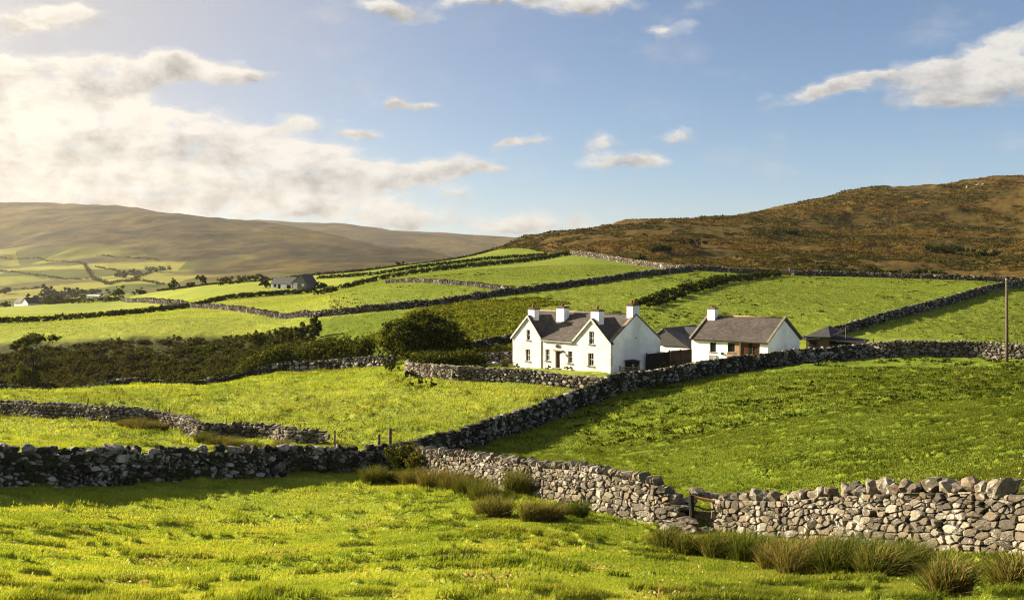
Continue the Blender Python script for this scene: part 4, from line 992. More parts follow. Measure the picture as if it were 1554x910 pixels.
# valley trees, far off
def pv(px, D): x, y = xy(px, D); return (x, y, float(zval(x, y)))
VT = [(75, 1010, 15, 19, 'tallest hazy tree in the valley above the white cottage'), (104, 1000, 13, 15, 'hazy round tree in the valley, left of a domed one'), (121, 990, 18, 18, 'hazy domed tree in the valley behind the long pale shed'), (90, 1020, 24, 9, 'low hazy thicket between the valley trees'), (8, 1100, 18, 8, 'hazy thicket in the valley at the left edge'), (60, 1000, 30, 8, 'low hazy thicket left of the tallest valley tree'), (140, 1050, 26, 8, 'hazy hedge-like thicket right of the valley trees'),
      (185, 1400, 22, 12, 'faint clump of trees among the valley fields'), (243, 1700, 60, 13, 'faint wood on the valley slope right of the round fields'), (205, 1600, 26, 10, 'faint clump of trees by the curved field boundary')]
for k, (px, D, w, h, lab) in enumerate(VT):
    bush('valley_tree', px, D, w, h, lab, 'trees', n=500, leaf=1.9, seed=80 + k, at=pv(px, D), pal=(DK, GD, MD), pw=(.4, .4, .2), group='hazy valley trees', dz=-1.)
def vhedge(pts, seed, label):
    r = np.random.default_rng(seed); Q = []
    for (a, b), (c, d) in zip(pts[:-1], pts[1:]):
        n = int(math.hypot((a - c) / F * b, b - d) / 2.2) + 2
        t = np.sort(r.random(n)); Q.append(np.stack([a + (c - a) * t, b + (d - b) * t], 1))
    Q = np.concatenate(Q); Q = np.repeat(Q, 5, 0); n = len(Q)
    x = (Q[:, 0] - CX) / F * Q[:, 1] + r.normal(0, 1.6, n); y = Q[:, 1] + r.normal(0, 2, n)
    C = np.stack([x, y, zval(x, y) + r.uniform(-.5, 2.4, n)], 1)
    V, q, c = quads_from(C, 1.7, r, leafcols(n, r, (DK, GD, BR), (.5, .3, .2)))
    tag(mesh_np('valley_hedge', V, None, q, M['leaf'], None, c), label, 'hedge', 'hedges of the valley fields')
def vD(px, py, lo=900, hi=3000):
    d = np.linspace(lo, hi, 900); x = (px - CX) / F * d; p = HZ - F * zval(x, d) / d
    k = np.where(p < py)[0]; return d[k[0]] if len(k) else hi
for k, (pl, lab) in enumerate((([(0, 412), (50, 417), (110, 424), (135, 423)], 'thin hazy hedge above the lowest valley field'), ([(0, 440), (40, 439), (70, 437)], 'lowest hazy valley hedge at the left edge'), ([(125, 400), (135, 413), (150, 426), (165, 432)], 'hazy hedge dropping down the valley fields'), ([(148, 405), (180, 413), (215, 419), (228, 413), (222, 406)], 'hazy curved hedge around the rounded valley field'), ([(160, 432), (200, 425), (225, 428), (255, 432)], 'hazy hedge along the lower right valley fields'), ([(145, 388), (190, 391), (240, 396)], 'upper hazy hedge under the brown slope'), ([(0, 390), (60, 392), (125, 400)], 'upper hazy hedge at the left under the brown slope'), ([(210, 420), (205, 426), (190, 428)], 'short hazy hedge between two valley fields'))):
    vhedge([(a, vD(a, b)) for a, b in pl], 90 + k, lab)
# gorse on the moor
GO = [(972, 352, 7, 4.0, 'dark gorse bush above the moor wall, left of the others'), (1000, 420, 12, 3.4, 'dark gorse patch on the moor beside a hummock'), (1215, 318, 8, 3.0, 'dark gorse bush above the blue-sacked gate'), (1246, 325, 8, 3.8, 'dark gorse bush second right of the blue-sacked gate'), (1268, 328, 6, 3.8, 'dark gorse bush third right of the blue-sacked gate'), (1290, 332, 8, 3.6, 'dark gorse bush fourth right of the blue-sacked gate'), (1322, 336, 11, 3.6, 'wide dark gorse patch on the moor above the tumbled wall'), (1358, 304, 9, 3.0, 'yellow-green gorse bush breaking the tumbled moor wall'), (1394, 345, 9, 2.4, 'dark gorse bush above the right part of the tumbled wall'), (1420, 340, 9, 2.2, 'low dark gorse bush above the right part of the tumbled wall, next to the pole'), (1205, 520, 14, 2.6, 'far dark gorse patch midway up the moor'), (1430, 470, 34, 4.2, 'long dark gorse belt high on the right moor'), (1490, 460, 26, 4., 'dark gorse belt above the pole on the moor'), (1040, 455, 26, 3.4, 'dark mossy gorse belt low on the left shoulder of the moor')]
for k, (px, D, w, h, lab) in enumerate(GO):
    x, y = xy(px, D)
    bush('gorse_bush', px, D, w, h, lab, n=700, leaf=.5 if D < 400 else .75, seed=120 + k, trunk=False, at=(x, y, float(zfull(x, y)) - .5), dep=min(w, 7) , pal=(DK, GD, MD) if 'yellow' not in lab else (MD, LT, YL), pw=(.6, .3, .1), group='gorse on the moor')
# pale rocks on the moor
def moor_rocks():
    r = np.random.default_rng(140)
    spots = [(1273, 820, 6, 2.6, 'pale rock outcrop below the first brow of the moor'), (1285, 830, 4, 2.2, 'small pale rock right of the brow outcrop'), (1266, 790, 5, 2., 'flat pale rock under the brow outcrop'), (1180, 690, 5, 1.8, 'pale rock low on the moor shoulder'), (1325, 860, 4, 2., 'pale rock on the ridge top of the moor'), (1488, 800, 9, 4.5, 'larger of the two grey-white outcrops high on the right moor'), (1468, 790, 6, 3.4, 'smaller of the two grey-white outcrops high on the right moor'), (1487, 900, 5, 3., 'pale rock near the right skyline of the moor'), (1345, 640, 5, 1.6, 'pale rock on the middle moor'), (890, 420, 3.2, 1.8, 'pale rock on the moor at left above the wall'), (835, 470, 2.6, 1.4, 'small pale rock near the left moor skyline')]
    for px, D, w, h, lab in spots:
        x, y = xy(px, D); n = 5
        C = np.array([[x, y, float(zfull(x, y))]]) + r.normal(0, 1, (n, 3)) * np.array([w * .12, .4, .15]); f = lambda a: np.array(a)[:, None]
        e = np.tile(np.eye(3)[None], (n, 1, 1))
        v, t, c = rocks_mesh(C, f(r.uniform(.2, .5, n) * w * .5), f(r.uniform(.3, .6, n) * w * .5), f(r.uniform(.4, 1., n) * h * .5), e[:, 0], e[:, 1], e[:, 2], np.full((n, 3), .4), r, 2)
        tag(mesh_np('moor_rock', v, t, None, M['rock'], None, c), lab, 'rock', 'rocks on the moor')
moor_rocks()
# ------------------------------------------------------------------ buildings
def face(name, outline, holes, mat, parent, y=0., th=.35, depth=.16):
    """wall face in the local x-z plane at y, with real openings and reveals; front looks to -y"""
    loops = [[Vector((x, z, 0)) for x, z in outline]] + [[Vector((x, z, 0)) for x, z in ((a, c), (b, c), (b, d), (a, d))] for a, b, c, d in holes]
    pts = [p for l in loops for p in l]; tri = tessellate_polygon(loops)
    m = MB(); m.add([(p.x, y, p.y) for p in pts], tri)
    m.add([(p.x, y + th, p.y) for p in pts], tri)
    for l in loops:
        k = len(l)
        for i in range(k):
            a, b = l[i], l[(i + 1) % k]
            m.add([(a.x, y, a.y), (b.x, y, b.y), (b.x, y + th, b.y), (a.x, y + th, a.y)], [(0, 1, 2, 3)])
    o = m.build(name, mat, parent, fix=False)
    import bmesh
    bm = bmesh.new(); bm.from_mesh(o.data); bmesh.ops.remove_doubles(bm, verts=bm.verts, dist=1e-4); bmesh.ops.recalc_face_normals(bm, faces=bm.faces); bm.to_mesh(o.data); bm.free()
    return o

def window(parent, a, b, c, d, y=0., mat='white_paint', cols=2, rows=2, sill=True, side=1):
    """sash window set into the opening a..b, c..d: frame with glazing bars, glass behind, sill"""
    f = MB(); yy = y + .12; t = .055
    f.box(a, a + t, yy, yy + .06, c, d).box(b - t, b, yy, yy + .06, c, d).box(a + t, b - t, yy, yy + .06, d - t, d).box(a + t, b - t, yy, yy + .06, c, c + t)
    f.box(a + t, b - t, yy + .004, yy + .05, (c + d) / 2 - .03, (c + d) / 2 + .03)
    for k in range(1, cols): x = a + (b - a) * k / cols; f.box(x - .014, x + .014, yy + .012, yy + .042, c + t, d - t)
    w = f.build('window', M[mat], parent)
    g = MB(); g.box(a + .02, b - .02, yy + .062, yy + .075, c + .02, d - .02); g.build('pane', M['glass'], w)
    if sill:
        s = MB(); s.box(a - .1, b + .1, y - .09, y + .119, c - .1, c - .002); s.build('sill', M['stone_trim'], w)
    return w

def chimney(parent, x, y, z0, z1, w, d, pots, mat='whitewash', band='brick'):
    m = MB(); m.box(x - w / 2, x + w / 2, y - d / 2, y + d / 2, z0, z1)
    c = m.build('chimney', M[mat], parent)
    b = MB(); b.box(x - w / 2 - .07, x + w / 2 + .07, y - d / 2 - .07, y + d / 2 + .07, z1 + .002, z1 + .11).box(x - w / 2 + .03, x + w / 2 - .03, y - d / 2 + .03, y + d / 2 - .03, z1 + .11, z1 + .17); b.build('cornice', M[band], c)
    for px_, h in pots:
        p = MB(); p.bar((x + px_, y, z1 + .15), (x + px_, y, z1 + .15 + h), .13, .10, 10).bar((x + px_, y, z1 + .15 + h), (x + px_, y, z1 + .21 + h), .13, .13, 10); p.build('chimney_pot', M['clay'], c, True)
    return c

class Frame:
    """local frame of a building: origin at its front corner nearest the viewer's left, x along the front, y inwards"""
    def __init__(self, px, D, z, ang): self.o = np.array([*xy(px, D), z]); self.a = ang; self.ux = np.array([math.cos(ang), math.sin(ang)]); self.uy = np.array([-math.sin(ang), math.cos(ang)])
    def sx(self, px, y=0.):
        k = (px - CX) / F; o = self.o[:2] + self.uy * y
        return (k * o[1] - o[0]) / (self.ux[0] - k * self.ux[1])
    def h(self, px, py, y=0.):
        s = self.sx(px, y); p = self.o[:2] + self.ux * s + self.uy * y
        return -(py - HZ) / F * p[1] - self.o[2]

def roof_quad(m, x0, x1, y0, z0, y1, z1, th=.13): m.slab([(x0, y0, z0), (x1, y0, z0), (x1, y1, z1), (x0, y1, z1)], th)

def farmhouse():
    z0 = -10.45; fr = Frame(778, 105.0, z0, -R(44)); Lh = fr.sx(926.5); W = 8.1; e = 2.80; rz = 5.30
    h = empty('farmhouse', (*fr.o[:2], z0), fr.a); tag(h, 'large white farmhouse with two front gables and four chimneys', 'house')
    g1 = fr.sx(821.6); a1 = fr.sx(801.5); g2 = fr.sx(870.5); a2 = (g2 + Lh) / 2; gz = 5.0
    hole = lambda a, b, c, d: (fr.sx(a), fr.sx(b), max(fr.h(a, d), .05), fr.h(a, c))
    wins = [hole(799, 804.6, 500, 515.6), hole(797.5, 804.2, 529.5, 547.3), hole(827.6, 834, 529.5, 546.5), hole(861.8, 868.7, 532.3, 550.5), hole(893.8, 901.4, 502.6, 521.8), hole(892.3, 900.8, 535.3, 554.5)]
    da, db = fr.sx(842.8), fr.sx(849.6); dh = fr.h(845, 532.5)
    outline = [(0, -.9), (Lh, -.9), (Lh, e), (a2, gz), (g2, e), (g1, e), (a1, gz), (0, e)]
    face('front_wall', outline, wins + [(da, db, .0, dh)], M['roughcast'], h)
    m = MB(); m.add([(0, 0.35, -.9), (0, W, -.9), (0, W, e), (0, W / 2, rz - .08), (0, .35, e + .1)], [(0, 1, 2, 3, 4)]); m.box(.005, Lh - .3, W - .3, W - .005, -.9, e - .02)
    m.build('back_walls', M['whitewash'], h)
    g = MB(); g.add([(Lh - .3, .352, -.9), (Lh - .3, W, -.9), (Lh - .3, W, e), (Lh - .3, W / 2, rz + .1), (Lh - .3, .352, e + .29), (Lh, .352, -.9), (Lh, W, -.9), (Lh, W, e), (Lh, W / 2, rz + .1), (Lh, .352, e + .29)],
          [(4, 3, 2, 1, 0), (5, 6, 7, 8, 9), (0, 1, 6, 5), (1, 2, 7, 6), (2, 3, 8, 7), (3, 4, 9, 8), (4, 0, 5, 9)])
    gw = g.build('gable_wall', M['whitewash'], h)
    for w in wins: window(h, *w)
    # door
    d = MB(); d.box(da, da + .06, .14, .2, 0, dh).box(db - .06, db, .14, .2, 0, dh).box(da + .06, db - .06, .14, .2, dh - .08, dh); dr = d.build('door_frame', M['old_wood'], h)
    d = MB(); d.box(da + .061, da + .12 + (db - da) * .28, .16, .19, .02, dh - .085); d.build('door', M['brown_wood'], h)
    d = MB(); d.box(da + .05, db - .05, .9, .95, 0, dh); d.build('hall', M['dark_wood'], h)
    d = MB(); d.box(da - .22, db + .5, -.16, -.004, dh + .03, dh + .12); d.build('door_hood', M['stone_trim'], h)
    d = MB(); d.box(da - .15, db + .15, -.4, -.002, -.25, -.01); d.build('doorstep', M['stone_trim'], h)
    d = MB(); cx_, cz_ = fr.sx(847), fr.h(847, 525.3); d.add([(cx_ + .36 * math.cos(t), y, cz_ + .2 * math.sin(t)) for y in (-.05, -.002) for t in np.linspace(0, 6.283, 16, endpoint=False)], [tuple(range(16)), tuple(range(16, 32))] + [(k, (k + 1) % 16, 16 + (k + 1) % 16, 16 + k) for k in range(16)])
    pl = d.build('wall_plaque', M['stone_trim'], h)
    d = MB(); d.add([(cx_ + .26 * math.cos(t), -.062, cz_ + .12 * math.sin(t)) for t in np.linspace(0, 6.283, 16, endpoint=False)], [tuple(range(16))]); d.build('plaque_face', M['dark_wood'], pl)
    d = MB(); d.bar((fr.sx(853.6), -.02, dh - .05), (fr.sx(853.6), -.25, dh + .02), .02).box(fr.sx(853.6) - .07, fr.sx(853.6) + .07, -.33, -.2, dh - .22, dh); d.build('porch_lamp', M['dark_wood'], h)
    d = MB(); d.bar((g1 + .03, -.06, -.3), (g1 + .03, -.06, e - .08), .05).box(g1 + .09, g2 - .05, -.27, -.17, e - .16, e - .06); d.build('drainpipe', M['metal'], h)
    # roofs
    slope = (rz - e) / (W / 2); off = .14
    rf = MB(); y0 = .06
    roof_quad(rf, -.06, g1, y0, e + off + slope * y0, W / 2, rz + off); roof_quad(rf, g1, g2, -.2, e + off - .2 * slope, W / 2, rz + off); roof_quad(rf, g2, Lh - .02, y0, e + off + slope * y0, W / 2, rz + off)
    roof_quad(rf, -.06, Lh - .02, W + .2, e + off - .2 * slope, W / 2 + .002, rz + off)
    main = rf.build('roof', M['slate'], h)
    for (l, a, r_) in ((0, a1, g1), (g2, a2, Lh)):
        cr = MB(); ov = .16; s1 = (gz - e) / (a - l); s2 = (gz - e) / (r_ - a)
        cr.slab([(l - ov, -.10, e + off - ov * s1), (a, -.10, gz + off), (a, W / 2, gz + off), (l - ov, W / 2, e + off - ov * s1)], .12)
        cr.slab([(r_ + ov, -.10, e + off - ov * s2), (a + .002, -.10, gz + off), (a + .002, .351, gz + off), (r_ + ov, .351, e + off - ov * s2)], .12)
        re = r_ - .30 if r_ == Lh else r_ + ov
        cr.slab([(re, .353, e + off + (r_ - re) * s2), (a + .002, .353, gz + off), (a + .002, W / 2, gz + off), (re, W / 2, e + off + (r_ - re) * s2)], .12)
        co = cr.build('gable_roof', M['slate'], h)
        b = MB(); t = .2
        b.prism([(l - ov, e + off - ov * s1 + .02), (a, gz + off + .03), (r_ + ov, e + off - ov * s2 + .02), (r_ + ov, e + off - ov * s2 - t), (a, gz + off - t), (l - ov, e + off - ov * s1 - t)], -.16, -.102)
        b.build('bargeboard', M['white_paint'], co)
    k = MB(); k.bar((.2, W / 2, rz + off + .0), (Lh - .3, W / 2, rz + off + .0), .10, .10, 8); k.build('ridge_tiles', M['stone_trim'], main, True)
    for y_a, z_a, y_b, z_b in ((-.02, e + .29 - .24, W / 2 - .002, rz + .10), (W + .05, e, W / 2 + .002, rz + .10)):
        v = MB(); v.add([(x, y, z + dz) for dz in (.004, .16) for x in (Lh - .32, Lh + .04) for y, z in ((y_a, z_a), (y_b, z_b))], [(0, 1, 3, 2), (4, 6, 7, 5), (0, 2, 6, 4), (1, 5, 7, 3), (0, 4, 5, 1), (2, 3, 7, 6)])
        v.build('verge_stones', M['stone_trim'], main)
    chimney(h, a1 + .05, .75, gz - .4, gz + .72, .90, .70, [(0, .26)])
    cx2 = fr.sx(853, 2.75); chimney(h, cx2, 2.85, rz - 1.0, rz + .58, .1 + .95, .8, [(0, .30)])
    chimney(h, a2 + .12, .7, gz - .5, gz + .82, 1.02, .76, [(.05, .30)])
    chimney(h, Lh - .385, W / 2, rz - .4, rz + 1.02, .74, 1.1, [(-.1, .30), (.18, .2)])
    d = MB(); d.box(Lh - .002, Lh + .03, W / 2 - .12, W / 2 + .02, 3.1, 3.22); d.build('vent', M['dark_wood'], gw)
    return fr, Lh, W
FH, FL, FW = farmhouse()

def cottage():
    z0 = -11.0; ang = -R(41); fr = Frame(1049.5, 114.4, z0, ang); Lc = fr.sx(1165); W = 7.8; e = 2.5; rz = 4.85
    h = empty('cottage', (*fr.o[:2], z0), ang); tag(h, 'long low white outbuilding cottage with brown timber doors and one chimney', 'house')
    hole = lambda a, b, c, d: (fr.sx(a), fr.sx(b), fr.h(a, d), fr.h(a, c))
    w1 = hole(1077.3, 1086.5, 519, 533.4); w2 = hole(1104, 1115.2, 519.5, 534); dd = (fr.sx(1122.7), fr.sx(1153), .15, fr.h(1122.7, 519.6))
    face('front_wall', [(0, -.8), (Lc, -.8), (Lc, e), (0, e)], [w1, w2, dd], M['whitewash'], h)
    m = MB()
    for x in (0, Lc - .3): m.add([(x + dx, y, z) for dx in (0, .3) for y, z in ((.352, -.8), (W, -.8), (W, e), (W / 2, rz - .02), (.352, e + .2))], [(0, 1, 2, 3, 4), (9, 8, 7, 6, 5)] + [(k, (k + 1) % 5, 5 + (k + 1) % 5, 5 + k) for k in range(5)])
    m.box(.305, Lc - .305, W - .3, W - .002, -.8, e); m.build('gable_walls', M['whitewash'], h)
    window(h, *w1, mat='dark_wood', cols=2); window(h, *w2, mat='dark_wood', cols=3)
    p = MB(); p.box(w2[0] - .05, dd[0] - .05, -.03, -.002, .1, w2[2] - .12).box(w2[1] + .02, dd[0] - .04, -.025, -.002, w2[2] - .118, e - .1); p.build('stone_cladding', M['tan_stone'], h)
    n = 5; dw = (dd[1] - dd[0]) / n
    for k in range(n):
        a = dd[0] + k * dw
        if k == 3: window(h, a + .01, a + dw - .01, dd[2] + .7, dd[3] - .3, .0, mat='brown_wood', cols=1, sill=False); q = MB(); q.box(a + .01, a + dw - .01, .15, .2, dd[2], dd[2] + .69); q.build('door_panel', M['brown_wood'], h); q = MB(); q.box(a + .01, a + dw - .01, .15, .2, dd[3] - .29, dd[3]); q.build('lintel_board', M['brown_wood'], h); continue
        q = MB(); q.box(a + .02, a + dw - .02, .16, .2, dd[2], dd[3] - .02)
        for j in range(1, 4): q.box(a + dw * j / 4 - .02, a + dw * j / 4 + .02, .135, .158, dd[2], dd[3] - .02)
        q.build('door_panel', M['brown_wood'] if k != 2 else M['dark_wood'], h)
    b = MB(); b.box(w1[0] - .1, w1[1] + .1, -.12, -.003, .15, w1[2] - .35); b.build('wall_cabinet', M['metal'], h)
    b = MB(); b.box(fr.sx(1096.5) - .12, fr.sx(1096.5) + .12, -.2, -.003, fr.h(1096.5, 538), fr.h(1096.5, 534.6)); b.build('wall_lamp', M['dark_wood'], h)
    rf = MB(); s = (rz - e) / (W / 2); off = .12
    roof_quad(rf, -.02, Lc + .12, -.28, e + off - .28 * s, W / 2, rz + off); roof_quad(rf, -.02, Lc + .12, W + .28, e + off - .28 * s, W / 2 + .002, rz + off)
    main = rf.build('roof', M['slate'], h)
    k = MB(); k.bar((.0, W / 2, rz + off + .02), (Lc + .1, W / 2, rz + off + .02), .11, .11, 8); k.build('ridge_tiles', surf('lichened_ridge', (.46, .33, .16)), main, True)
    for x in (-.16, Lc + .0):
        for ya, yb in ((-.3, W / 2 - .002), (W + .3, W / 2 + .002)):
            v = MB(); v.add([(xx, y, z + dz) for dz in (.05, .19) for xx in (x, x + .26) for y, z in ((ya, e + off - .3 * s), (yb, rz + off))], [(0, 1, 3, 2), (4, 6, 7, 5), (0, 2, 6, 4), (1, 5, 7, 3), (0, 4, 5, 1), (2, 3, 7, 6)]); v.build('verge_stones', M['stone_trim'], main)
    g = MB(); g.box(-.05, Lc + .05, -.36, -.26, e - .12, e - .02); g.build('gutter', M['dark_wood'], h)
    chimney(h, .75, W / 2 - .45, rz - .7, rz + .9, .95, .8, [(0, .2), (.25, .12)], band='stone_trim')
def surf(n, c): return surf_mat(n, c, scale=6, bump=.4)
cottage()

def annex():
    """slate-hung gable behind, between farmhouse and cottage"""
    z0 = -10.9; ang = -R(38); fr = Frame(972, 122, z0, ang); Lc = fr.sx(1043); W = 8; e = fr.h(1020, 525); rz = fr.h(1007, 498.5)
    h = empty('annex', (*fr.o[:2], z0), ang); tag(h, 'grey slate-hung gabled building between the farmhouse and the long cottage', 'house')
    m = MB(); m.box(0, Lc, 0, W, -.8, e - .05); m.box(Lc + .002, Lc + 3.2, .6, W - 1, -.8, e - .08); m.build('wall', M['whitewash'], h)
    g = MB(); g.prism([(-.02, e), (Lc + .02, e), (Lc / 2, rz - .05)], -.03, .1); g.build('slate_gable', M['slate_blue'], h)
    r = MB(); a = Lc / 2; s = (rz - e) / a
    r.slab([(-.25, -.12, e - .25 * s + .08), (a, -.12, rz + .08), (a, W, rz + .08), (-.25, W, e - .25 * s + .08)], .12); r.slab([(Lc + .25, -.12, e - .25 * s + .08), (a + .002, -.12, rz + .08), (a + .002, W, rz + .08), (Lc + .25, W, e - .25 * s + .08)], .12)
    r.slab([(Lc - .5, .3, e + .1), (Lc + 3.4, .3, e + .1), (Lc + 3.4, 4.5, rz + .06), (a + .4, 4.5, rz + .06)], .12)
    ro = r.build('roof', M['slate_blue'], h)
    b = MB(); b.prism([(-.27, e - .27 * s + .1), (a, rz + .12), (a, rz - .08), (-.27, e - .27 * s - .1)], -.17, -.122); b.build('bargeboard', M['stone_trim'], ro)
    g = MB(); g.box(Lc * .5, Lc + 3.3, -.06, -.032, e - .12, e - .02); g.build('gutter', M['dark_wood'], h)
annex()

def shed():
    z0 = -10.0; ang = -R(30); fr = Frame(1221, 117, z0, ang)
    h = empty('shed', (*fr.o[:2], z0), ang); tag(h, 'small dark weathered shed with swept slate roof right of the cottage', 'shed')
    Ls = fr.sx(1258); e = fr.h(1258, 511); rz = fr.h(1250, 495.5)
    m = MB(); m.box(fr.sx(1241), Ls, 0, 3.6, -.6, e).box(.1, fr.sx(1241) - .002, .3, 3.6, -.6, e - .3); m.build('wall', M['old_wood'], h)
    d = MB(); d.box(.5, fr.sx(1237), .2, .298, -.3, e - .6); d.build('doorway', M['dark_wood'], h)
    r = MB(); a = fr.sx(1252)
    r.slab([(.0, -.3, e - .05), (a, 1.6, rz), (a, 2.2, rz), (.0, 4.0, e - .05)], .1)
    r.slab([(.0, -.32, e - .06), (Ls + .2, -.32, e + .02), (a + .01, 1.6, rz + .01)], .1); r.slab([(Ls + .2, -.32, e + .02), (Ls + 1.4, 2.0, e + .55), (a + .02, 2.2, rz + .01), (a + .02, 1.6, rz + .01)], .1)
    r.slab([(-.9, -.4, e - .42), (fr.sx(1245), -.4, e - .2), (fr.sx(1245), .6, e + .06), (-.2, .6, e + .02)], .08)
    r.build('roof', M['slate_blue'], h)
    x = MB(); x.box(Ls + .003, fr.sx(1303), .1, 3.4, -.6, e - .75); x.build('lean_to', M['dark_wood'], h)
    x = MB(); x.slab([(Ls + .003, -.2, e - .25), (fr.sx(1310), -.2, e - .62), (fr.sx(1310), 3.8, e - .40), (Ls + .003, 3.8, e + .05)], .12); x.build('lean_to_roof', M['black_felt'], h)
    x = MB(); x.bar((fr.sx(1281), .9, e - .6), (fr.sx(1281), .9, fr.h(1281, 497)), .07); x.build('post', M['old_wood'], h)
shed()

def far_farm():
    D = 345; z0 = float(zg(*xy(440, D))) - .3; fr = Frame(411, D + 3, z0, -R(22))
    h = empty('far_farm', (*fr.o[:2], z0), fr.a); tag(h, 'grey-roofed farm with white gable far off on the left fields', 'house')
    L1 = fr.sx(445); L2 = fr.sx(466); W = 4.6; e = 2.1; rz = 4.3
    m = MB(); m.box(0, L1, 0, W, -1, e); m.add([(0, 0, e), (0, W, e), (0, W / 2, rz)], [(0, 1, 2)]); w = m.build('wall', M['whitewash'], h)
    r = MB(); roof_quad(r, -.15, L1, -.3, e - .2, W / 2, rz); roof_quad(r, -.15, L1, W + .3, e - .2, W / 2 + .01, rz); r.build('roof', M['slate_blue'], h)
    a = fr.sx(459); e2 = 2.5; rz2 = 5.2
    m = MB(); m.prism([(L1 + .01, -1), (L2, -1), (L2, e2), (a, rz2 - .1), (L1 + .01, e2)], -.8, W + 1); m.build('barn_wall', surf('grey_render', (.20, .19, .18)), h)
    r = MB(); r.slab([(L1 - .2, -1, e2 - .1), (a, -1, rz2), (a, W + 1.2, rz2), (L1 - .2, W + 1.2, e2 - .1)], .15); r.slab([(L2 + .3, -1, e2 - .1), (a + .01, -1, rz2), (a + .01, W + 1.2, rz2), (L2 + .3, W + 1.2, e2 - .1)], .15); r.build('barn_roof', M['slate_blue'], h)
    for x0, x1, z1, z2 in ((1.2, 2.2, .8, 1.8), (3.0, 4., .0, 1.9), (L1 - 2.6, L1 - 1., .2, 1.6)): q = MB(); q.box(x0, x1, -.06, -.004, z1, z2); q.build('window', M['dark_wood'], h)
    q = MB(); q.box(L1 + .6, L1 + 2.2, -.9, -.804, .1, 2.4); q.build('barn_door', M['white_paint'], h)
    q = MB(); q.box(L2 - 1.6, L2 - .7, -.88, -.804, 1.2, 2.1); q.build('window', M['white_paint'], h)
far_farm()

def far_cottage():
    D = 468; z0 = float(zg(*xy(38, D))) - .1; fr = Frame(20, D + 3, z0, -R(30))
    h = empty('far_cottage', (*fr.o[:2], z0), fr.a); tag(h, 'tiny white gabled cottage at the far left edge below the valley trees', 'house')
    L1 = fr.sx(44); W = 4.5; e = 1.5; rz = 3.9; l = fr.sx(33); a = (l + L1) / 2
    m = MB(); m.box(0, l, .5, W, -1, e); m.prism([(l + .01, -1), (L1, -1), (L1, e), (a, rz - .1), (l + .01, e)], -.5, W + 1); m.build('wall', M['whitewash'], h)
    r = MB(); roof_quad(r, -.2, l + 1, .2, e - .1, W / 2 + .3, rz - .6); roof_quad(r, -.2, l + 1, W + .3, e - .1, W / 2 + .31, rz - .6)
    r.slab([(l - .3, -.7, e - .1), (a, -.7, rz), (a, W + 1.2, rz), (l - .3, W + 1.2, e - .1)], .15); r.slab([(L1 + .3, -.7, e - .1), (a + .01, -.7, rz), (a + .01, W + 1.2, rz), (L1 + .3, W + 1.2, e - .1)], .15); r.build('roof', M['slate_blue'], h)
    c = MB(); c.box(l - 1.2, l - .5, 2.2, 2.8, rz - 1, rz + .3); c.build('chimney', M['whitewash'], h)
far_cottage()

def long_shed():
    D = 560; z0 = float(zg(*xy(143, D))) - .4; fr = Frame(131, D, z0, -R(8))
    h = empty('polytunnel', (*fr.o[:2], z0), fr.a); tag(h, 'long low pale shed glinting beside the dark thicket at far left', 'shed')
    L1 = fr.sx(156); m = MB(); n = 8; W = 5; prof = [(-.2, -1.), *[(W / 2 - math.cos(math.pi * k / n) * W / 2, 1.2 + 1.5 * math.sin(math.pi * k / n)) for k in range(n + 1)], (W + .2, -1.)]
    vs = [(x, y, z) for x in (0, L1) for y, z in prof]; k = len(prof)
    m.add(vs, [tuple(range(k)), tuple(range(2 * k - 1, k - 1, -1))] + [(i, k + i, k + i + 1, i + 1) for i in range(k - 1)]); m.build('cover', M['white_paint'], h)
    d = MB(); d.box(L1 * .42, L1 * .58, -.35, -.22, -.6, 1.3); d.build('door', M['metal'], h)
long_shed()

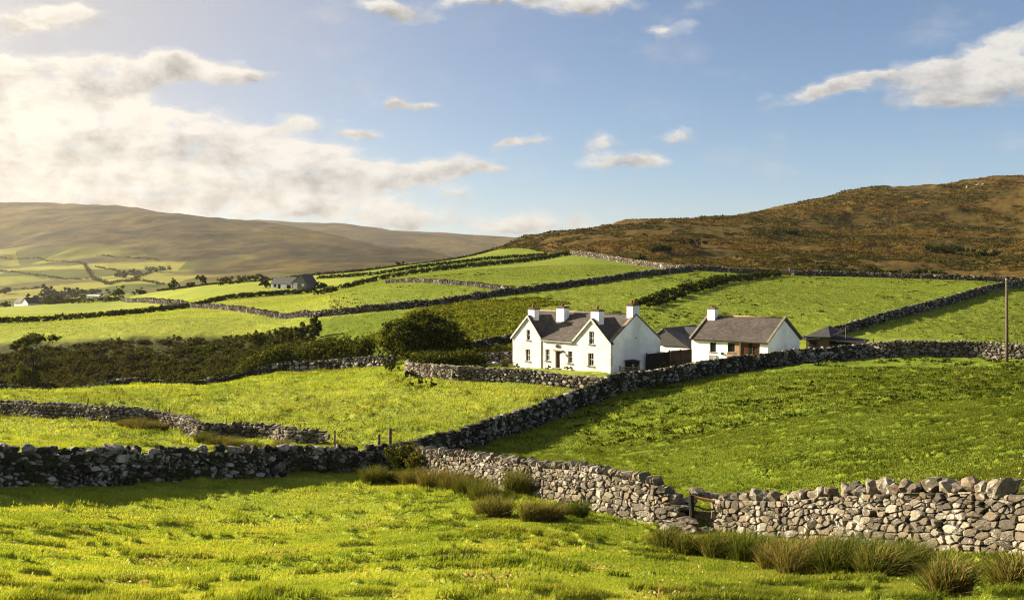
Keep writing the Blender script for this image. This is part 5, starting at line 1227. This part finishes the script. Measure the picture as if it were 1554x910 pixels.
# ------------------------------------------------------------------ yard things
def yard():
    # dark panel fence beside the gable
    def panel(name, pxa, Da, pxb, Db, h, mat, label, posts=2, slats=True):
        a = np.array(P3(pxa, Da)); b = np.array(P3(pxb, Db)); z = -10.55; d = b[:2] - a[:2]; ln = float(np.linalg.norm(d)); an = math.atan2(d[1], d[0])
        o = empty(name, (a[0], a[1], z), an); tag(o, label, 'fence')
        m = MB(); k = int(ln / .14)
        for i in range(k): m.box(ln * i / k + .008, ln * (i + 1) / k - .008, random.uniform(-.006, .006), .025, -.4, h + random.uniform(-.02, .02))
        m.build('boards', M[mat], o)
        m = MB(); m.box(0, ln, .03, .07, h * .25, h * .25 + .09).box(0, ln, .03, .07, h * .8, h * .8 + .09); m.build('rail', M[mat], o)
        for i in range(posts): q = MB(); x = ln * i / (posts - 1); q.box(x - .05, x + .05, .075, .175, -.5, h + .08); q.build('post', M[mat], o)
    panel('board_fence', 983, 99.5, 1016.5, 102, 1.62, 'dark_wood', 'near-black board fence between the farmhouse gable and the brown fence', 3)
    panel('board_fence', 1017.5, 103.4, 1050, 105.4, 1.6, 'dark_brown_wood', 'dark brown board fence in front of the annex, joining the black fence to the cottage', 3)
    # slatted bin store against the gable
    x, y, z = P3(957.8, 97.0); o = empty('log_store', (x, y, -10.45), R(46)); tag(o, 'low dark slatted log store against the farmhouse gable', 'log store')
    m = MB(); m.box(0, 1.35, 0, .06, -.1, .95).box(0, .06, .06, .7, -.1, .95).box(1.29, 1.35, .06, .7, -.1, .95).box(0.06, 1.29, .64, .7, -.1, .95); m.build('sides', M['dark_wood'], o)
    m = MB(); m.slab([(-.08, -.1, 1.0), (1.43, -.1, 1.0), (1.43, .8, 1.1), (-.08, .8, 1.1)], .05); m.build('lid', M['dark_wood'], o)
    m = MB(); m.box(.15, .45, -.03, -.002, .3, .75); m.build('hatch', M['metal'], o)
    # rail gate
    x, y, z = P3(940.5, 94.2); o = empty('rail_gate', (x, y, -10.5), R(8)); tag(o, 'low brown wooden rail gate in front of the dark log store', 'gate')
    for xx in (0, 1.85): m = MB(); m.box(xx - .05, xx + .05, -.05, .05, -.4, .95); m.build('post', M['dark_wood'], o)
    for zz in (.2, .45, .7): m = MB(); m.box(.052, 1.798, -.025, .025, zz, zz + .11); m.build('rail', M['old_wood'], o)
    m = MB(); m.box(.86, .94, -.05, -.028, .12, .84); m.build('brace', M['old_wood'], o)
    # rotary line / sign post with boulder-like sack on the lawn
    x, y, z = P3(737, 99); o = empty('garden_post', (x, y, z)); tag(o, 'short wooden post with a pale bundle on its arm, on the farmhouse lawn', 'post')
    m = MB(); m.box(-.08, .08, -.08, .08, -.2, .78); m.build('post', M['old_wood'], o)
    m = MB(); m.tube([(0.05, 0, .6), (.4, .1, .78), (.85, .2, .82)], [.05, .05, .04], 8); m.build('arm', M['old_wood'], o, True)
    r = np.random.default_rng(5); v, t, c = rocks_mesh(np.array([[.85, .2, .86]]), np.array([[.36]]), np.array([[.25]]), np.array([[.2]]), *(np.eye(3)[i][None] for i in range(3)), np.array([[.5, .5, .5]]), r, 2)
    mesh_np('bundle', v, t, None, M['white_paint'], o, smooth=True)
    # compost box at the corner of the house
    x, y, z = P3(774, 105.5); o = empty('planter', (x - .5, y, z)); tag(o, 'small yellow-green planter box at the far corner of the farmhouse', 'planter')
    m = MB(); m.box(-.35, .35, -.3, .3, -.2, .5).box(-.4, .4, -.35, .35, .502, .56); m.build('box', M['old_wood'], o)
    V, q, c = quads_from(np.stack([r.normal(0, .2, 160), r.normal(0, .18, 160), r.uniform(.5, .85, 160)], 1), .09, r, leafcols(160, r, (MD, LT, YL), (.3, .4, .3))); mesh_np('plants', V, None, q, M['leaf'], o, c)
    # blue-sacked gate on the moor wall
    x, y, z = P3(1177, 300); o = empty('field_gate', (x, y, z)); tag(o, 'dark field gate in the moor wall with a blue sack on its right post', 'gate')
    m = MB()
    for zz in (.25, .55, .85, 1.15): m.box(.1, 3.9, -.04, .04, zz, zz + .16)
    m.box(.1, .2, -.06, .06, .1, 1.45).box(3.8, 3.9, -.06, .06, .1, 1.45); m.build('rails', M['dark_wood'], o)
    for xx in (-.1, 4.1): m = MB(); m.box(xx - .12, xx + .12, -.12, .12, -.4, 1.7); m.build('post', M['dark_wood'], o)
    v, t, c = rocks_mesh(np.array([[4.2, -.25, 1.35]]), np.array([[.3]]), np.array([[.25]]), np.array([[.75]]), *(np.eye(3)[i][None] for i in range(3)), np.array([[.5, .5, .5]]), r, 2)
    mesh_np('blue_sack', v, t, None, M['blue_cloth'], o, smooth=True)
yard()

def pole():
    x, y, z = P3(1528, 97); o = empty('utility_pole', (x, y, z)); tag(o, 'tall bare wooden utility pole standing in the field at right', 'pole')
    m = MB(); m.tube([(0, 0, -.5), (.0, 0, 3), (-.03, 0, 8.05)], [.155, .14, .115], 12); m.build('shaft', M['old_wood'], o, True)
    m = MB(); m.bar((-.03, 0, 8.0), (-.03, 0, 8.16), .135, .09, 12); m.build('cap', M['metal'], o, True)
    for zz in (7.1, 7.4): m = MB(); m.box(-.18, .14, -.17, -.12, zz, zz + .06); m.build('bracket', M['metal'], o)
    x, y, z = P3(1514, 96); o = empty('bent_stake', (x, y, z)); tag(o, 'thin bent pale stake leaning beside the utility pole', 'stake')
    m = MB(); m.tube([(0, 0, -.2), (.05, 0, .5), (.35, .05, .85), (.55, .05, .9)], [.045, .04, .035, .03], 8); m.build('stake', M['old_wood'], o, True)
    def post(px, D, h, w, label, lean=0., round_=True):
        x, y, z = P3(px, D); o = empty('fence_post', (x, y, z)); tag(o, label, 'fence post', 'old fence posts by the walls')
        m = MB(); n = 7
        m.tube([(0, 0, -.3), (lean * .4, 0, h * .5), (lean, .02, h * .985), (lean, .02, h)], [w, w * .95, w * .9, w * .6], 8); m.build('shaft', M['old_wood'], o, True)
        m = MB(); m.tube([(math.cos(t) * w * 1.06 + lean * .8, math.sin(t) * w * 1.06 + .01, h * .78) for t in np.linspace(0, 6.28, 9)], [.006] * 9, 5); m.build('wire_loop', M['metal'], o)
    post(592, 55, 1.95, .10, 'thick tall square-topped post behind the corner bush')
    post(575, 56, 1.45, .085, 'shorter thick post just left of the tall one at the wall corner')
    post(508, 57.5, 1.4, .055, 'thin dark post beyond the mossy wall, right of the winding wall tip')
    post(454, 63.5, 1.0, .045, 'thin post behind the right end of the winding wall', .06)
    post(344, 67.5, 1.0, .035, 'thin stake behind the bulge of the winding wall')
    post(257, 71.5, 1.0, .045, 'right one of two thin stakes at the gap of the winding wall')
    post(241, 72.5, 1.15, .045, 'left one of two thin stakes at the gap of the winding wall')
    post(132, 74, 1.25, .06, 'leaning stake behind the left part of the winding wall', .08)
    post(153, 73.5, 1.1, .04, 'short stake right of the leaning one behind the winding wall')
    post(652, 47.6, 1.35, .035, 'thin rusty stick standing against the middle wall', .05)
    post(1325, 107, 1.9, .09, 'stubby post where the diagonal wall meets the rubble wall')
    post(1311, 108, 2.0, .06, 'thin pale post left of the stubby one by the shed', .1)
    post(1543, 103.5, 2.0, .10, 'squat post sticking up behind the rubble wall right of the utility pole')
pole()

def broken_gate():
    x0, y0 = xy(1038, 31.6); x1, y1 = xy(1099, 31.2); z = float(zg(x0, y0)); an = math.atan2(y1 - y0, x1 - x0); ln = math.hypot(x1 - x0, y1 - y0)
    o = empty('broken_gate', (x0, y0, z), an); tag(o, 'broken mossy wooden gate with one sunlit rail, between the two sunlit foreground walls', 'gate')
    m = MB(); m.tube([(.22, 0, -.2), (.25, 0, .6), (.22, .02, 1.12)], [.09, .085, .08], 8); m.build('post', M['dark_wood'], o)
    m = MB(); m.tube([(.30, .05, 1.06), (.75, .05, 1.0), (ln + .05, .05, .93)], [.05, .055, .05], 8); m.build('rail', surf('sunlit_rail', (.38, .22, .08)), o)  # sunlight on the top rail put into its bright orange colour
    m = MB(); m.tube([(.28, .0, .82), (.7, .0, .70), (.95, .0, .75)], [.03, .03, .025], 7); m.build('rail', M['old_wood'], o)
    m = MB(); m.tube([(.26, .04, .44), (ln, .06, .33)], [.05, .045], 7); m.build('rail', M['old_wood'], o)
    m = MB(); m.tube([(.24, -.04, .14), (.85, -.02, .02)], [.06, .05], 7); m.build('rail', M['old_wood'], o)
    m = MB(); m.box(.8, .88, -.03, .03, -.1, .42).box(.3, ln - .1, .1, .14, .48, .62); m.build('boards', M['old_wood'], o)
    # tumbled stones in the gap
    r = np.random.default_rng(66)
    spots = [(1028, 31.2, .34, .2, .22, 0), (1050, 30.9, .30, .2, .16, 0), (1012, 31.3, .32, .25, .18, 0), (1072, 31.0, .28, .2, .14, 0), (1042, 31.5, .38, .25, .15, .25), (1034, 31.9, .40, .28, .13, .62), (1046, 32.1, .30, .24, .10, .80), (1076, 32.3, .5, .25, .16, .92), (1058, 32.4, .3, .22, .16, 1.02)]
    for k, (px, D, sx, sy, sz, dz) in enumerate(spots):
        x, y, z = P3(px, D); f = lambda a: np.array([[a]])
        v, t, c = rocks_mesh(np.array([[0., 0., 0.]]), f(sx), f(sy), f(sz), *(np.eye(3)[i][None] for i in range(3)), np.array(PAL_TAN)[[k % 7]] * .8, r, 2)
        q = mesh_np('fallen_stone', v, t, None, M['stone'], None, c); q.location = (x, y, z + dz + sz * .6); q.rotation_euler = (r.normal(0, .1), r.normal(0, .12), an + r.normal(0, .3))
        tag(q, ['grey stone slumped at the left post of the broken gate', 'flat stone under the lowest broken gate rail', 'leftmost fallen stone at the foot of the stacked wall end', 'small fallen stone under the right end of the gate rails', 'shaded stone wedged behind the gate post', 'long flat stone high on the stacked wall end', 'thin flat stone topping the step beside the gate post', 'dark slab lying across the top of the broken gate', 'mossy block balanced on top of the gate post'][k], 'stone', 'fallen stones in the gateway')
broken_gate()
# ------------------------------------------------------------------ sky, sun, air, camera
SUN_AZ, SUN_EL = 20., 22.     # degrees: sun to the left (-x), turned towards the far side by SUN_AZ
az, el = R(SUN_AZ), R(SUN_EL)
sdir = Vector((-math.cos(az) * math.cos(el), math.sin(az) * math.cos(el), math.sin(el)))
sun = bpy.data.lights.new('sun', 'SUN'); sun.energy = 5.0; sun.angle = R(.5); sun.color = (1., .84, .62)
so = bpy.data.objects.new('sun', sun); COL.objects.link(so); so.rotation_euler = sdir.to_track_quat('Z', 'Y').to_euler(); so.location = (-200, 50, 200)

W = bpy.data.worlds.new('World'); scene.world = W; W.use_nodes = True
nt = W.node_tree; nt.nodes.clear()
out = N(nt, 'ShaderNodeOutputWorld'); bg = N(nt, 'ShaderNodeBackground', inp={'Strength': .05})
sky = N(nt, 'ShaderNodeTexSky', sky_type='NISHITA', sun_disc=False, sun_elevation=el, sun_rotation=math.atan2(sdir.x, sdir.y), altitude=100, air_density=1.0, dust_density=.25, ozone_density=2.5)
tc = N(nt, 'ShaderNodeTexCoord'); D_ = tc.outputs['Generated']
sp = N(nt, 'ShaderNodeSeparateXYZ'); L(nt, D_, sp.inputs[0])
A_ = mth(nt, 'ARCTAN2', sp.outputs[0], sp.outputs[1]); E_ = mth(nt, 'ARCSINE', sp.outputs[2])
cb = N(nt, 'ShaderNodeCombineXYZ'); L(nt, A_, cb.inputs[0]); L(nt, E_, cb.inputs[1])
p0 = cb.outputs[0]
def vm(op, a, b):
    n = N(nt, 'ShaderNodeVectorMath', operation=op)
    for i, v in enumerate((a, b)):
        if isinstance(v, (tuple, list)): n.inputs[i].default_value = v
        else: L(nt, v, n.inputs[i])
    return n
# cloud banks: where they stand (azimuth, elevation in degrees), how wide and how high; billows come from the noise
CL = [(380, 200, 50, 14, .7), (490, 228, 60, 14, .8), (380, 110, 30, 12, .7), (700, 228, 55, 9, .35), (965, 244, 60, 10, .35), (890, 218, 36, 11, .35), (1170, 165, 40, 10, .5), (1040, 200, 50, 12, .38), (705, 6, 60, 8, .4), (640, 25, 50, 16, .45), (1040, 50, 60, 12, .36), (565, 206, 40, 10, .4), (632, 160, 36, 9, .4), (795, 216, 34, 8, .4), (270, 178, 80, 14, .8), (1370, 118, 60, 20, .7), (930, 236, 60, 14, .32), (20, 225, 150, 62, 1.2), (130, 210, 110, 46, 1.2), (235, 197, 95, 38, 1.15), (330, 212, 85, 40, 1.1), (415, 240, 80, 34, 1.05), (500, 262, 80, 27, 1.0), (590, 275, 75, 22, .9), (660, 258, 60, 18, .9), (715, 248, 48, 14, .85), (755, 258, 30, 8, .5), (60, 285, 160, 40, 1.1), (250, 280, 170, 40, 1.1), (430, 305, 150, 28, .9), (590, 320, 120, 18, .75), (695, 296, 34, 16, .7), (830, 336, 80, 18, .9), (770, 345, 60, 12, .7), (650, 340, 110, 14, .6),
      (10, 115, 90, 36, 1.15), (110, 110, 80, 26, 1.1), (195, 112, 70, 20, 1.0), (270, 100, 60, 17, .95), (335, 108, 46, 17, .95), (120, 148, 110, 14, .7), (-90, 160, 110, 90, 1.1), (60, 30, 75, 30, 1.0), (125, 18, 42, 18, .7), (541, 200, 34, 12, .95), (515, 180, 20, 6, .5), (455, 187, 38, 14, .85), (610, 152, 24, 8, .85), (645, 164, 28, 7, .65), (775, 217, 30, 7, .8), (815, 211, 18, 7, .55), (410, 103, 15, 8, .7),
      (915, 212, 34, 13, .75), (935, 249, 62, 13, .9), (1012, 206, 44, 11, .55), (925, 291, 17, 9, .65), (580, 4, 42, 15, 1.0), (620, 16, 28, 12, .5), (800, 2, 95, 14, 1.05), (868, 14, 56, 18, 1.05), (1015, 38, 38, 11, .65), (1085, 8, 48, 13, .55), (940, 4, 55, 11, .55),
      (1228, 148, 60, 16, .95), (1310, 122, 44, 18, .9), (1265, 135, 40, 14, .6), (1420, 138, 75, 20, .8), (1478, 108, 78, 36, 1.1), (1550, 80, 66, 36, 1.1), (1420, 160, 100, 10, .6), (1620, 100, 95, 46, 1.1)]
nz1 = N(nt, 'ShaderNodeTexNoise', inp={'Scale': 9., 'Detail': 7., 'Roughness': .62}); 
mp = N(nt, 'ShaderNodeMapping', inp={'Scale': (1., 1.7, 1.)}); L(nt, p0, mp.inputs[0]); L(nt, mp.outputs[0], nz1.inputs[0])
wv = vm('MULTIPLY', vm('SUBTRACT', nz1.outputs['Color'], (.5, .5, .5)).outputs[0], (.075, .040, 0.))
p1 = vm('ADD', p0, wv.outputs[0]).outputs[0]
acc = None; accy = None
pc = p1
for i_, (px, py, rx, ry, w) in enumerate(CL):
    if i_ and i_ % 5 == 0:      # tie each batch to the one before, so the shader is compiled in order
        t_ = N(nt, 'ShaderNodeVectorMath', operation='MULTIPLY_ADD'); L(nt, acc, t_.inputs[0]); t_.inputs[1].default_value = (1e-9, 1e-9, 0); L(nt, pc, t_.inputs[2]); t2_ = N(nt, 'ShaderNodeVectorMath', operation='MULTIPLY_ADD'); L(nt, accy, t2_.inputs[0]); t2_.inputs[1].default_value = (1e-9, 1e-9, 0); L(nt, t_.outputs[0], t2_.inputs[2]); pc = t2_.outputs[0]
    a = math.atan((px - CX) / F); e = math.atan((HZ - py) * math.cos(a) / F); sx, sy = rx * math.cos(a) ** 2 / F, ry * math.cos(a) / F
    d = vm('MULTIPLY', vm('SUBTRACT', pc, (a, e, 0)).outputs[0], (1 / sx, 1 / sy, 0))
    q = vm('DOT_PRODUCT', d.outputs[0], d.outputs[0]).outputs['Value']
    g = mth(nt, 'MULTIPLY', mth(nt, 'EXPONENT', mth(nt, 'MULTIPLY', q, -1.0)), w)
    ys = N(nt, 'ShaderNodeSeparateXYZ'); L(nt, d.outputs[0], ys.inputs[0])
    gy = mth(nt, 'MULTIPLY', g, ys.outputs[1])
    acc = g if acc is None else mth(nt, 'ADD', acc, g)
    accy = gy if accy is None else mth(nt, 'ADD', accy, gy)
mp2 = N(nt, 'ShaderNodeMapping', inp={'Scale': (1., 1.7, 1.)}); L(nt, p0, mp2.inputs[0])
def billow(vec, det):
    n_ = N(nt, 'ShaderNodeTexNoise', inp={'Scale': 24., 'Detail': det, 'Roughness': .66}); L(nt, vec, n_.inputs[0])
    v_ = N(nt, 'ShaderNodeTexVoronoi', feature='SMOOTH_F1', inp={'Scale': 34., 'Detail': 2., 'Roughness': .55, 'Smoothness': .6}); L(nt, vec, v_.inputs[0])
    return mth(nt, 'ADD', mth(nt, 'MULTIPLY', mth(nt, 'SUBTRACT', n_.outputs['Fac'], .5), 1.9), mth(nt, 'MULTIPLY', mth(nt, 'SUBTRACT', .42, v_.outputs['Distance']), .55))
wv2 = vm('ADD', mp2.outputs[0], vm('MULTIPLY', vm('SUBTRACT', nz1.outputs['Color'], (.5, .5, .5)).outputs[0], (.05, .05, 0)).outputs[0]).outputs[0]
n_hi = billow(wv2, 9.); 
def soft(vec):
    n_ = N(nt, 'ShaderNodeTexNoise', inp={'Scale': 20., 'Detail': 6., 'Roughness': .62}); L(nt, vec, n_.inputs[0]); return n_.outputs['Fac']
n_lo = soft(wv2); n_off = soft(vm('ADD', wv2, (-.014, .022, 0)).outputs[0])
dens = mth(nt, 'ADD', mth(nt, 'MINIMUM', mth(nt, 'MULTIPLY', acc, 1.28), 1.30), n_hi)
alpha = N(nt, 'ShaderNodeMapRange', interpolation_type='SMOOTHSTEP', inp={'From Min': .40, 'From Max': .98}); L(nt, dens, alpha.inputs[0])
wisp = N(nt, 'ShaderNodeMapRange', interpolation_type='SMOOTHSTEP', inp={'From Min': .10, 'From Max': .75, 'To Max': .42}); L(nt, dens, wisp.inputs[0])
wisp2 = N(nt, 'ShaderNodeMapRange', interpolation_type='SMOOTHSTEP', inp={'From Min': .50, 'From Max': .78, 'To Max': .30}); L(nt, nz1.outputs['Fac'], wisp2.inputs[0])
# lit tops, grey bases: height within the cloud plus the billows' slope to the sun
hgt = mth(nt, 'DIVIDE', accy, mth(nt, 'ADD', acc, .25))
lit = mth(nt, 'ADD', mth(nt, 'MULTIPLY', hgt, .60), mth(nt, 'MULTIPLY', mth(nt, 'SUBTRACT', n_lo, n_off), 1.9))
lit = mth(nt, 'ADD', lit, .80)
thick = N(nt, 'ShaderNodeMapRange', inp={'From Min': .7, 'From Max': 1.6, 'To Min': 0., 'To Max': .15}); L(nt, dens, thick.inputs[0])
lit = mth(nt, 'SUBTRACT', lit, thick.outputs[0], clamp=True)
# brighter towards the sun
ds = vm('DOT_PRODUCT', D_, tuple(sdir)).outputs['Value']
glow = mth(nt, 'POWER', mth(nt, 'MAXIMUM', ds, 0.), 3.)
cr = ramp(nt, [(.0, (1.7, 1.68, 1.68)), (.35, (2.6, 2.52, 2.45)), (.75, (3.9, 3.75, 3.55)), (1., (4.6, 4.4, 4.1))]); L(nt, lit, cr.inputs[0])
cg = mixc(nt, 1., cr.outputs[0], mixc(nt, glow, (1.02, 1.02, 1.02), (1.35, 1.25, 1.06)), 'MULTIPLY')
vfac = N(nt, 'ShaderNodeMapRange', interpolation_type='SMOOTHSTEP', inp={'From Min': -.08, 'From Max': .40, 'To Max': .85}); L(nt, glow, vfac.inputs[0])
skyc = mixc(nt, 1., sky.outputs[0], (.53, .565, .64), 'MULTIPLY')
skyc = mixc(nt, vfac.outputs[0], skyc, (3.35, 3.1, 2.95))
low = mth(nt, 'EXPONENT', mth(nt, 'MULTIPLY', mth(nt, 'MAXIMUM', E_, 0.), -10.))
skyc = mixc(nt, 1., skyc, mixc(nt, low, (0, 0, 0), (.5, .95, 1.7)), 'ADD')
fin = mixc(nt, mth(nt, 'MULTIPLY', mth(nt, 'MAXIMUM', mth(nt, 'MAXIMUM', alpha.outputs[0], wisp.outputs[0]), wisp2.outputs[0]), .96), skyc, cg)
# unseen bright clouds added behind the viewer to lift fill light on shaded walls
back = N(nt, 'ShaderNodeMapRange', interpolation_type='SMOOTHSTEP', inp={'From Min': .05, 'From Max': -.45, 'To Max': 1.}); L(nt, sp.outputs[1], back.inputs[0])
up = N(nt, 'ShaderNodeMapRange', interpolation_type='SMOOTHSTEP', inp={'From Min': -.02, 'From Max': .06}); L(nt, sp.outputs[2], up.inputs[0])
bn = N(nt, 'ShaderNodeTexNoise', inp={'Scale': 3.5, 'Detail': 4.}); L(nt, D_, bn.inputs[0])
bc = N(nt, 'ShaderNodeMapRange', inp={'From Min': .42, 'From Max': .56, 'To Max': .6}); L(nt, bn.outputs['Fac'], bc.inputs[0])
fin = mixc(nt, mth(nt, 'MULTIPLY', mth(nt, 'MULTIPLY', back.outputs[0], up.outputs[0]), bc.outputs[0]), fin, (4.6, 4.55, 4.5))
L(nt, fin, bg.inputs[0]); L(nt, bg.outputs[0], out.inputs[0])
W.cycles.sampling_method = 'MANUAL'; W.cycles.sample_map_resolution = 512

# air: pale haze over the whole valley
hz = MB(); hz.box(-7600, 7600, -250, 7300, -140, 330)
hm, hn = new_mat('haze_air'); ho = N(hn, 'ShaderNodeOutputMaterial'); hv = N(hn, 'ShaderNodeVolumePrincipled', inp={'Color': (.94, .91, .84, 1), 'Density': .000042, 'Anisotropy': .64}); L(hn, hv.outputs[0], ho.inputs['Volume'])
tag(hz.build('haze', hm), 'pale golden haze filling the valley', None, None, 'stuff')

cam = bpy.data.cameras.new('camera'); co = bpy.data.objects.new('camera', cam); COL.objects.link(co); scene.camera = co
co.location = (0, 0, 0); co.rotation_euler = (R(90), 0, 0)
cam.sensor_width = 36; cam.lens = 36 * F / 1554; cam.shift_y = (HZ - 455) / 1554; cam.clip_start = .1; cam.clip_end = 20000
scene.render.resolution_x, scene.render.resolution_y = 1024, 599
vs = scene.view_settings; vs.view_transform = 'Standard'; vs.look = 'None'; vs.gamma = 1; vs.use_curve_mapping = False; vs.exposure = 1.9
scene.cycles.use_denoising = True; scene.cycles.denoiser = 'OPENIMAGEDENOISE'; scene.cycles.denoising_input_passes = 'RGB_ALBEDO_NORMAL'; scene.cycles.denoising_prefilter = 'NONE'; scene.cycles.pixel_filter_type = 'BLACKMAN_HARRIS'; scene.cycles.filter_width = 1.15; scene.cycles.use_adaptive_sampling = False; scene.cycles.max_bounces = 6; scene.cycles.diffuse_bounces = 3; scene.cycles.transmission_bounces = 4; scene.cycles.volume_bounces = 0; scene.cycles.transparent_max_bounces = 6
